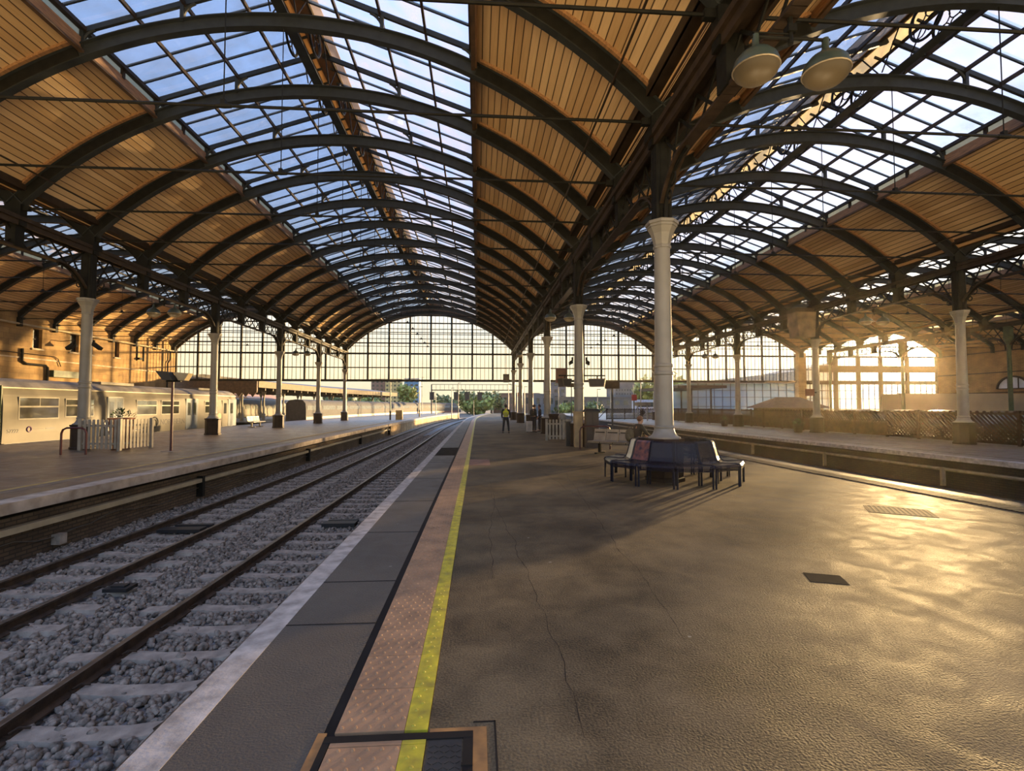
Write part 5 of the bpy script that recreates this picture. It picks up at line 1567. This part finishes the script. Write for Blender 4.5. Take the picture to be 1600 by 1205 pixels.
# ================================================================== trellis fence, hoarding, cars
def trellis(name, label, x0, y0, x1, y1, h, solid=0.0):
    t = thing(name, label, 'fence')
    d = Vector((x1 - x0, y1 - y0, 0)); L = d.length; d.normalize()
    o = Vector((x0, y0, 0))
    def P(u, z, off=0): return tuple(o + d * u + Vector((0, 0, z)) + Vector((-d.y, d.x, 0)) * off)
    n = int(L / .20); hz = h - .12
    b = MB(); z0 = max(.10, solid)
    run = (hz - z0)
    for i in range(-int(run / .2) - 1, n + int(run / .2) + 1):
        u = i * .20
        for off, dr in ((.015, 1), (-.015, -1)):
            za, zb = hz, z0
            if dr == 1:
                za = z0 + run * .45
            ua, ub = u, u + dr * (za - zb)
            # clip to the panel
            lo, hi = 0.0, 1.0
            for (a, c) in ((ua, ub),):
                if a < 0: lo = max(lo, (0 - a) / (c - a)) if c > a else 2
                if a > L: lo = max(lo, (L - a) / (c - a)) if c < a else 2
                if c < 0 and a > 0: hi = min(hi, (0 - a) / (c - a))
                if c > L and a < L: hi = min(hi, (L - a) / (c - a))
            if lo >= hi: continue
            w = .085 if dr == -1 else .05
            b.beam(P(ua + (ub - ua) * lo, za + (zb - za) * lo, off), P(ua + (ub - ua) * hi, za + (zb - za) * hi, off), .018, w, up=tuple(Vector((-d.y, d.x, 0)).cross(Vector((ub - ua, 0, zb - za)).normalized()) if False else (0, 0, 1)))
    b.build('trellis_slats', FENCE, t)
    b = MB().beam(P(0, h - .09), P(L, h - .09), .07, .09)
    b.beam(P(0, .09), P(L, .09), .06, .09); b.beam(P(0, z0), P(L, z0), .06, .08)
    for i in range(int(L / .32)):
        c = P((i + .5) * .32, h - .02); b.lathe([(.075, -.05), (.07, .01), (.035, .045), (0, .05)], 8, c)
    b.build('rails', FENCE, t)
    if solid:
        MB().beam(P(0, solid / 2 + .03), P(L, solid / 2 + .03), .05, solid - .05).build('solid_panel', FENCE, t)
    for i in range(int(L / 2.4) + 1):
        c = P(min(L, i * 2.4), h / 2 + .02); MB().box(c, (.11, .11, h + .04)).build('fence_post', FENCE, t)
    return t
FX = 22.55
trellis('trellis_fence', 'brown timber trellis fence with open lattice, nearest stretch by the parked cars', FX, 14.6, FX, 26.2, 1.45)
trellis('trellis_fence', 'brown timber trellis fence with solid lower boards, stretch in front of the hut', FX + .1, 26.3, FX + .1, 40.0, 1.40, .72)
trellis('trellis_fence', 'brown timber trellis fence with solid lower boards, farthest stretch', FX + .1, 40.1, FX - .3, 58.5, 1.40, .85)
tag(MB().b2(42.5, 58.6, 47.6, 47.75, 0, 2.95).build('beige_hoarding', HOARD), 'plain beige hoarding sheet standing behind the parked cars and trellis fence', 'hoarding')
tag(MB().b2(40.6, 42.3, 47.6, 47.75, 0, 2.88).b2(42.3, 42.5, 47.55, 47.8, 0, 3.0).build('beige_hoarding', HOARD), 'narrow beige hoarding panel left of its dark joint, behind the trellis fence', 'hoarding')
t = thing('wooden_hut', 'low brown hut with pitched roof behind the trellis fence', 'hut')
MB().b2(26.8, 31.2, 43.2, 47.0, 0, 1.55).build('walls', mat('hut_wall_boards', (.16, .10, .06), .7), t)
b = MB(); b.add([(26.2, 42.8, 1.5), (31.7, 42.8, 1.5), (31.7, 47.4, 1.5), (26.2, 47.4, 1.5), (27.9, 45.1, 2.5), (30.3, 45.1, 2.5)], [(0, 1, 5, 4), (1, 2, 5), (2, 3, 4, 5), (3, 0, 4), (0, 3, 2, 1)]); b.build('roof', mat('hut_roof_felt', (.14, .085, .05), .8), t)
def car(label, loc, rz, col):
    t = thing('parked_car', label, 'car', loc, rz)
    m = mat('car_paint_' + '_'.join(str(int(c * 100)) for c in col), col, .22, .2, .05)
    side = [(-2.05, .35), (-2.08, .62), (-1.95, .82), (-1.25, .92), (-.65, 1.36), (.15, 1.46), (1.0, 1.40), (1.75, .98), (2.02, .92), (2.08, .60), (2.0, .34)]
    b = MB(); vs = []; n = len(side)
    for yy, sh in ((-.84, 1), (-.80, 1), (.80, 1), (.84, 1)):
        for x, z in side:
            k = max(0, (z - .92)) * .28
            e = .04 if abs(yy) > .82 else 0
            vs.append((x * (1 - e * .3), yy - math.copysign(k, yy), z - (e if z > .9 else 0)))
    fs = [tuple(range(n)), tuple(4 * n - 1 - i for i in range(n))]
    for r in range(3):
        for i in range(n):
            j = (i + 1) % n; fs.append((r * n + i, (r + 1) * n + i, (r + 1) * n + j, r * n + j))
    b.add(vs, fs); b.build('body', m, t, smooth=True)
    g = MB()
    for sg in (-1, 1):
        g.add([(-1.10, sg * .835, .95), (1.55, sg * .835, .98), (.95, sg * .725, 1.34), (-.62, sg * .735, 1.31)], [(0, 1, 2, 3)] if sg < 0 else [(3, 2, 1, 0)])
    g.add([(-1.20, -.74, .96), (-1.20, .74, .96), (-.68, .66, 1.345), (-.68, -.66, 1.345)], [(0, 3, 2, 1)]); g.add([(1.73, -.72, 1.01), (1.73, .72, 1.01), (1.05, .64, 1.39), (1.05, -.64, 1.39)], [(0, 1, 2, 3)])
    g.build('windows', DARKGLASS, t)
    for x in (-1.3, 1.3):
        for sg in (-1, 1):
            MB().lathe([(.31, -.10), (.33, -.06), (.33, .06), (.31, .10), (.2, .10), (.18, .08), (0, .08)] if sg > 0 else [(0, -.08), (.18, -.08), (.2, -.10), (.31, -.10), (.33, -.06), (.33, .06), (.31, .10)], 18, (x, sg * .76, .33), axis='y').build('wheel', BLACK, t)
    for sg in (-1, 1):
        MB().ball((-2.03, sg * .58, .68), .11, 8, 6, (.4, 1, .6)).build('headlamp', SILVER, t); MB().ball((2.03, sg * .60, .75), .10, 8, 6, (.3, 1, .7)).build('tail_lamp', SIGNRED, t)
    return t
for i, (yy, col, nm) in enumerate(((16.9, (.05, .012, .012), 'dark maroon'), (19.9, (.13, .12, .11), 'dark grey'), (22.8, (.02, .02, .03), 'black'), (25.9, (.20, .19, .17), 'mid grey'), (29.0, (.05, .03, .02), 'dark brown'), (32.2, (.16, .14, .13), 'slate grey'))):
    car('%s parked car behind the trellis fence, %s' % (nm, ('nearest the camera', 'second from the camera', 'third from the camera', 'fourth from the camera', 'fifth from the camera', 'farthest of the six')[i]), (25.9, yy, 0), RAD(180) if i % 2 else 0, col)
t = thing('netted_box', 'brown box wrapped in netting hung beside the second fence-side column', 'hanging box', (20.95, 30.8, 0))
MB().prism([(-.72, 7.8), (.60, 7.8), (.50, 6.1), (-.55, 6.1)], -.5, .5).build('box', mat('dusty_brown_sheet', (.22, .16, .11), .8, 0, .3, 2), t)
MB().b2(-.74, .62, -.52, .52, 7.7, 7.95).b2(-.6, .56, -.48, .48, 6.75, 6.85).build('frame', IRON_BROWN, t)
t = thing('hanging_sign', 'small red brown sign fixed low on the second fence-side column', 'sign', (21.2, 30.4, 2.35))
MB().b2(-.42, .15, -.03, .03, -.02, .42).build('panel', mat('brown_red_enamel', (.2, .06, .03), .5), t); MB().b2(.1, .3, -.02, .02, .16, .22).build('bracket', IRON, t)
for i, (x, y) in enumerate(((20.5, 30.8), (20.6, 40.6))):
    planter('dark tub with a small shrub at the foot of the %s fence-side column' % ('second' if i == 0 else 'third'), (x, y, 0), .3, .5, PLINTH)

# ================================================================== beyond the end screens
t = thing('platform_canopy', 'long canopy with sunlit cream fascia beyond the left end screen', 'canopy')
def cfx(y): return -26.4 + 0.0024 * (y - 62) ** 2
cys = [62 + 4 * k for k in range(15)]
def ribbon(sec, name, m):
    b = MB(); n = len(sec); vs = []; fs = []
    for y in cys: vs += [(cfx(y) + p[0], y, p[1]) for p in sec]
    for i in range(len(cys) - 1):
        for k in range(n):
            c = (k + 1) % n; fs.append((i * n + k, i * n + c, (i + 1) * n + c, (i + 1) * n + k))
    fs += [tuple(range(n)), tuple((len(cys) - 1) * n + k for k in range(n - 1, -1, -1))]
    b.add(vs, fs); return b.build(name, m, t)
ribbon([(-.02, 4.0), (-.02, 4.66), (-6.5, 5.5), (-13, 4.66), (-13, 4.0)], 'roof', mat('canopy_slate', (.10, .10, .11), .7, 0, .2))
ribbon([(0, 3.92), (.09, 3.92), (.09, 4.72), (0, 4.72)], 'fascia', mat('sunlit_cream_fascia', (.19, .15, .09), .7, 0, .1, spec=.1))
b = MB()
for k in range(24):
    y = 62.2 + k * 2.3; b.b2(cfx(y) - 12.6, cfx(y) - .2, y, y + .2, 3.6, 4.0)
b.build('roof_beams', IRON_BROWN, t)
b = MB().b2(-39.3, -26.4, 61.7, 61.85, 3.3, 4.75)
for k in range(16):
    b.prism([(-39.3 + k * .8, 3.3), (-38.5 + k * .8, 3.3), (-38.9 + k * .8, 2.75)], 61.7, 61.85)
b.build('end_valance', DARKTIMBER, t)
for k in range(9):
    y = 65 + k * 6
    for dx in (-3.2, -9.5):
        MB().lathe([(.22, -.2), (.22, .6), (.11, .7), (.10, 3.0), (.34, 3.65)], 10, (cfx(y) + dx, y, 0)).build('canopy_post', mat('sunlit_cream_post', (.36, .31, .21), .6), t)
def far_train(name, label, X, y0, y1, body, band, zt=2.6, bendk=0.0):
    t = thing(name, label, 'train')
    b = MB(); n = 16; vs = []; fs = []; prof = [(-2.4, -.2), (0, -.2), (.02, 1.2), (-.05, 2.0), (-.4, zt - .1), (-1.2, zt), (-2.0, zt - .1), (-2.4, 2.0)]
    k = len(prof)
    for i in range(n + 1):
        y = y0 + (y1 - y0) * i / n; e = min(1, (y1 - y) / 5.0 + .25) if i > n - 2 else 1
        for x, z in prof: vs.append((X + bend(y) * bendk + (x + 1.2) * e - 1.2, y, -.2 + (z + .2) * e))
    for i in range(n):
        for j in range(k):
            c = (j + 1) % k; fs.append((i * k + j, i * k + c, (i + 1) * k + c, (i + 1) * k + j))
    fs += [tuple(range(k)), tuple(n * k + j for j in range(k - 1, -1, -1))]
    b.add(vs, fs); b.build('body', body, t, smooth=True)
    s = MB(); w = MB()
    for i in range(n - 1):
        ya, yb = y0 + (y1 - y0) * i / n, y0 + (y1 - y0) * (i + 1) / n
        xa, xb = X + bend(ya) * bendk + .045, X + bend(yb) * bendk + .045
        s.beam((xa, ya, .10), (xb, yb, .10), .02, .45)
        w.beam((xa, ya + .4, 1.45), (xb, yb - .4, 1.45), .02, .55)
    s.build('lower_stripe', band, t); w.build('windows', mat('reflecting_window_glass', (.22, .24, .22), .1), t)
far_train('distant_train', 'silver distant train with red lower stripe beyond the left platform', -21.2, 63, 150, mat('silver_train_paint', (.075, .073, .068), .65, 0, spec=.08), mat('red_stripe_paint', (.16, .03, .025), .5), 2.5, 1.72)
far_train('distant_train', 'pale cream train under the canopy beyond the left end screen', -38.5, 72, 115, TRAINW, TRAINW, 2.9)
t = thing('goods_shed', 'orange roofed low building behind the pale cream train', 'building')
MB().b2(-58, -43, 96, 112, 0, 3.2).build('walls', CREAM, t); MB().prism([(-59, 3.1), (-42, 3.1), (-50, 5.6)], 95, 113).build('roof', mat('orange_tile_roof', (.42, .20, .10), .8), t)

def tree(label, loc, h, r, m=LEAF, seed=1, n=900):
    rng = random.Random(seed)
    t = thing('tree', label, 'tree', loc)
    MB().tube([(0, 0, 0), (.1, 0, h * .3), (0, .1, h * .6)], [.06 * r + .1, .05 * r + .06, .05], 8).build('trunk', BARK, t)
    b = MB()
    lobes = [(rng.uniform(-.5, .5) * r, rng.uniform(-.5, .5) * r, h * rng.uniform(.45, .85), r * rng.uniform(.4, .65)) for _ in range(9)]
    for i in range(n):
        lx, ly, lz, lr = rng.choice(lobes)
        d = Vector((rng.gauss(0, 1), rng.gauss(0, 1), rng.gauss(0, .8))); d.normalize()
        c = Vector((lx, ly, lz)) + d * lr * rng.uniform(.6, 1.05)
        c.z = max(.4, c.z)
        s = r * .11 * rng.uniform(.6, 1.4)
        a = Vector((rng.gauss(0, 1), rng.gauss(0, 1), rng.gauss(0, 1))).normalized() * s; q = d.cross(a).normalized() * s * .7
        b.quad(c - a, c - q, c + a, c + q)
    b.build('crown', m, t)
    return t
for i, (lab, x, y, h, r, m) in enumerate((
        ('sunlit yellow green tree beside the apartment blocks beyond the screen', -22, 158, 9.5, 4.0, LEAF),
        ('dark green tree at the bend of the tracks, left of the signals', -12, 175, 5.8, 4.5, LEAFD),
        ('rounded green tree behind the signal gantry', -4, 190, 7.0, 5.5, LEAFD),
        ('wide dark tree right of the signals beyond the screen', 5, 185, 7.4, 5.5, LEAFD),
        ('low bushy tree beyond the end of the middle platform', 0, 168, 5.0, 6.0, LEAF),
        ('green bush beyond the silver distant train', -31, 150, 5.5, 5.0, LEAF),
        ('green bush between canopy and distant train', -40, 150, 6, 6.0, LEAFD),
        ('leafy tree under the small right canopy beyond the fence', 39, 108, 8, 6.0, LEAF),
        ('darker tree left of the glass shed', 45, 112, 9, 6.0, LEAFD),
        ('green shrub behind the far fence on the right', 24, 130, 3.5, 3.0, LEAF),
        ('second green shrub behind the far fence on the right', 30, 128, 3.2, 3.0, LEAFD))):
    tree(lab, (x, y, -1.2), h, r, m, i + 3)

def block(name, label, x0, x1, y0, y1, h, m, rows, cols, wm=DARKGLASS, tower=None):
    t = thing(name, label, 'building')
    MB().b2(x0, x1, y0, y1, -1.2, h).build('walls', m, t)
    for r in range(rows):
        for c in range(cols):
            w = (x1 - x0) / cols; hh = (h - 1) / rows
            MB().b2(x0 + (c + .25) * w, x0 + (c + .75) * w, y0 - .06, y0 - .02, 1 + (r + .3) * hh, 1 + (r + .75) * hh).build('window', wm, t)
    if tower: MB().b2(*tower).build('rooftop', m, t)
    MB().b2(x0 - .2, x1 + .2, y0 - .2, y1, h, h + .4).build('parapet', m, t)
    return t
CONCB = mat('grey_office_concrete', (.13, .125, .12), .8, 0, .1, .3)
block('office_block', 'grey stepped office block on the skyline right of centre', 60, 71.0, 215, 230, 9.4, CONCB, 5, 9, tower=(62.3, 69.0, 216, 228, 9.4, 12.0))
block('apartment_block', 'brown apartment block behind the canopy, left of the yellow one', -43, -33, 205, 215, 12.2, mat('brown_facing_brick', (.30, .17, .11), .8), 7, 6)
block('apartment_block', 'yellow apartment block left of the sunlit tree', -36.5, -30.5, 200, 204, 12.0, mat('yellow_render', (.62, .46, .18), .8), 7, 4)
block('apartment_block', 'blue clad apartment tower left of the sunlit tree', -30, -24, 206, 212, 12.6, mat('blue_cladding', (.14, .28, .40), .5), 7, 3)
block('warehouse', 'long low grey warehouse on the skyline behind the far fence', 24, 62, 180, 195, 4.6, mat('warehouse_sheet', (.15, .12, .09), .7), 1, 12)
block('warehouse', 'brown brick shed beyond the end of the column row', 6, 23.5, 190, 200, 6.2, mat('brown_shed_brick', (.26, .15, .09), .8), 1, 6)
block('warehouse', 'pale grey tower building seen left of the display monitors', 27, 35, 197, 205, 11.5, CONCB, 4, 3)
block('warehouse', 'blue grey sheet building left of the row of columns', 20, 27, 175, 182, 5.6, mat('blue_sheet', (.09, .11, .12), .7), 1, 3)
t = thing('glass_shed', 'long blue glazed shed with sunlit reflections beyond the fence', 'building')
MB().b2(36.5, 62, 84, 92, 0, 5.6).build('walls', mat('blue_reflective_glazing', (.20, .30, .36), .12, .2, .3, .25, col2=(.34, .42, .42)), t)
b = MB()
for z in (1.6, 3.2, 4.4): b.b2(36.4, 62, 83.9, 84, z - .04, z + .04)
for k in range(18): b.b2(36.5 + k * 1.45, 36.56 + k * 1.45, 83.9, 84, 0, 5.6)
b.build('glazing_frame', SIGNGREY, t)
b = MB(); b.prism([(36, 5.6), (62.5, 5.6), (62.5, 9.4), (54, 7.6)], 83, 93); b.build('roof', mat('shed_roof_sheet', (.34, .31, .25), .6), t)
t = thing('side_canopy', 'small flat canopy on posts left of the glass shed', 'canopy')
MB().b2(29.5, 37.0, 72, 90, 4.35, 4.75).build('roof', IRON_BROWN, t)
for x, y in ((32, 73), (35, 73), (32, 84), (35, 84)): MB().b2(x - .1, x + .1, y - .1, y + .1, 0, 4.4).build('canopy_post', IRON_BROWN, t)
def bus(label, x, y, L, m):
    t = thing('parked_bus', label, 'bus', (x, y, 0))
    MB().b2(0, L, 0, 2.4, .35, 2.9).build('body', m, t)
    MB().b2(.3, L - .3, -.03, .01, 1.5, 2.4).build('windows', DARKGLASS, t)
    for q in (1.4, L - 1.8): MB().lathe([(.45, -.1), (.45, .15)], 14, (q, .05, .45), axis='y').build('wheel', BLACK, t)
bus('white bus with windows parked beyond the fence', 30.5, 95, 6.5, mat('white_bus_paint', (.55, .55, .58), .3))
bus('red bus parked beyond the fence', 38.2, 97, 4.4, mat('red_bus_paint', (.40, .04, .03), .3))
bus('blue bus parked beyond the fence left of the glass shed', 43.5, 98, 7, mat('blue_bus_paint', (.10, .16, .45), .3))

# signal gantry, masts and lamps over the tracks
t = thing('signal_gantry', 'steel gantry beam spanning the tracks beyond the screen', 'gantry')
MB().b2(-11.0, 9.0, 119.8, 120.2, 5.35, 5.55).b2(-11, 9, 119.8, 120.2, 6.75, 6.85).build('beam', IRON, t)
b = MB()
for k in range(21): b.b2(-11 + k, -10.94 + k, 119.9, 120.1, 5.5, 6.8)
b.build('handrails', IRON, t)
for x in (-11, 9): MB().b2(x - .15, x + .15, 119.8, 120.2, -1.2, 6.8).build('gantry_leg', SIGNGREY, t)
for i, x in enumerate((-10.9, -5.2, -2.6, .4)):
    g = thing('track_signal', 'black signal head hanging under the gantry, %s from the left' % ORD[i + 1], 'signal', (x, 119.95, 0))
    MB().b2(-.55, .55, -.2, .2, 3.1, 5.0).b2(-.62, .62, -.22, .22, 4.9, 5.0).build('head', BLACK, g); MB().b2(-.06, .06, -.05, .05, 5.0, 5.45).build('hanger', IRON, g)
    MB().lathe([(.16, 0), (.16, -.25)], 12, (0, -.2, 4.6), axis='y').build('hood', BLACK, g)
def mast(label, x, y, h, m=CREAM, lower=True, arm=True):
    t = thing('lamp_mast', label, 'mast', (x, y, 0))
    MB().tube([(0, 0, -1.0), (0, 0, h)], [.09, .06], 8).build('pole', m, t)
    if lower: MB().tube([(0, 0, -1), (0, 0, 1.1)], .10, 8).build('sleeve', PLINTH, t)
    if arm: MB().b2(-.05, .5, -.06, .06, h, h + .08).build('lantern', SIGNGREY, t)
for i, (lab, x, y, h) in enumerate((
        ('sunlit pole on the left platform just beyond the end screen', -10.6, 61.5, 4.6),
        ('second sunlit pole on the left platform beyond the screen', -9.0, 78, 4.6),
        ('third slim pole on the left platform beyond the screen', -8.0, 96, 4.6),
        ('tall cream pole by the sunlit tree', -11.5, 104, 7.5),
        ('slim pole at the bend of the tracks', -1.0, 118, 4.4),
        ('cream mast of the leaning pair beside the tracks', -5.2, 100, 5.2),
        ('slim mast right of the leaning pair', -3.9, 100, 6.2),
        ('cream pole beside the column row beyond the screen', 5.5, 90, 5.6),
        ('second cream pole beside the column row beyond the screen', 6.6, 84, 5.0),
        ('third cream pole at the right end of the column row', 8.6, 92, 5.2),
        ('white pole left of the display monitors', 12.0, 74, 4.5),
        ('white pole behind the brown display monitor', 18.4, 76, 4.2),
        ('white pole right of the brown display monitor', 22.6, 84, 4.4),
        ('cream pole in front of the grey office block', 27.2, 86, 5.4),
        ('pole with a dark sleeve in front of the office block', 21.4, 64.5, 4.9),
        ('cream pole right of the office block', 33.0, 92, 4.4),
        ('white pole left of the small right canopy', 30.6, 80, 4.4))):
    mast(lab, x, y, h, CREAM if i not in (4, 6) else SIGNGREY, i in (0, 1, 14))
def sign(label, x, y, z, w, h, m, post=True):
    t = thing('platform_sign', label, 'sign', (x, y, 0))
    MB().b2(-w / 2, w / 2, -.05, .05, z, z + h).build('panel', m, t)
    if post: MB().b2(-.05, .05, -.02, .08, 0 if True else z, z).build('post', SIGNGREY, t)
sign('round red sign on a pole beyond the column row', 7.2, 86, 3.3, .7, .7, SIGNRED)
t = thing('hanging_sign', 'dark red sign hung from the girder left of the display monitors', 'sign', (5.6, 33.5, 0))
MB().b2(-.35, .35, -.05, .05, 3.25, 4.25).build('panel', mat('dull_red_panel', (.10, .022, .018), .5), t)
MB().tube([(0, 0, 4.25), (0, 0, 7.05), (-1.3, 0, 7.05)], .02, 6).build('hanger', IRON, t)
sign('small dark board beyond the column with the cabinet', 9.0, 33, 2.85, 1.0, .45, IRON_BROWN)
sign('small dark sign board under the brown display monitor', 11.5, 60.9, 4.0, 1.1, .5, IRON_BROWN)
sign('red square sign in front of the office block', 21.0, 66, 2.4, .7, .8, SIGNRED)
sign('orange round board near the office block', 26.0, 70, 1.2, .8, .8, ORANGE)
trellis('railing', 'dark railing along the far edge of the right platform beyond the screen', 15.9, 61, 23.0, 62.0, 1.35)
tag(MB().b2(-10.1, -9.3, 62.4, 63.0, 0, 1.15).build('platform_bin', mat('ochre_bin_paint', (.5, .34, .13), .6)), 'ochre box on the left platform just beyond the end screen', 'box')
t = thing('picnic_frame', 'white painted frame on posts on the right platform beyond the pit', 'frame', (18.6, 55.5, 0))
for x in (-.55, .55): MB().b2(x - .05, x + .05, -.05, .05, 0, 2.0).build('post', WHITE, t)
MB().b2(-.9, .9, -.05, .05, 1.7, 2.1).build('top_rail', WHITE, t)

# ================================================================== haze volume added for the glow of the sun under the roof
m, nt, out = nodes('sun_glow_haze')
vs_ = nt.nodes.new('ShaderNodeVolumeScatter')
vs_.inputs['Color'].default_value = (1.0, 0.86, 0.66, 1)
vs_.inputs['Density'].default_value = 0.0007
vs_.inputs['Anisotropy'].default_value = 0.72
nt.links.new(vs_.outputs[0], out.inputs['Volume'])
hz = MB().b2(-34.9, 58.9, 4.0, 60.2, 0.02, 12.9).build('sun_glow_haze', m)
tag(hz, 'thin golden haze volume added for the sun glow under the roof', 'haze', kind='stuff')
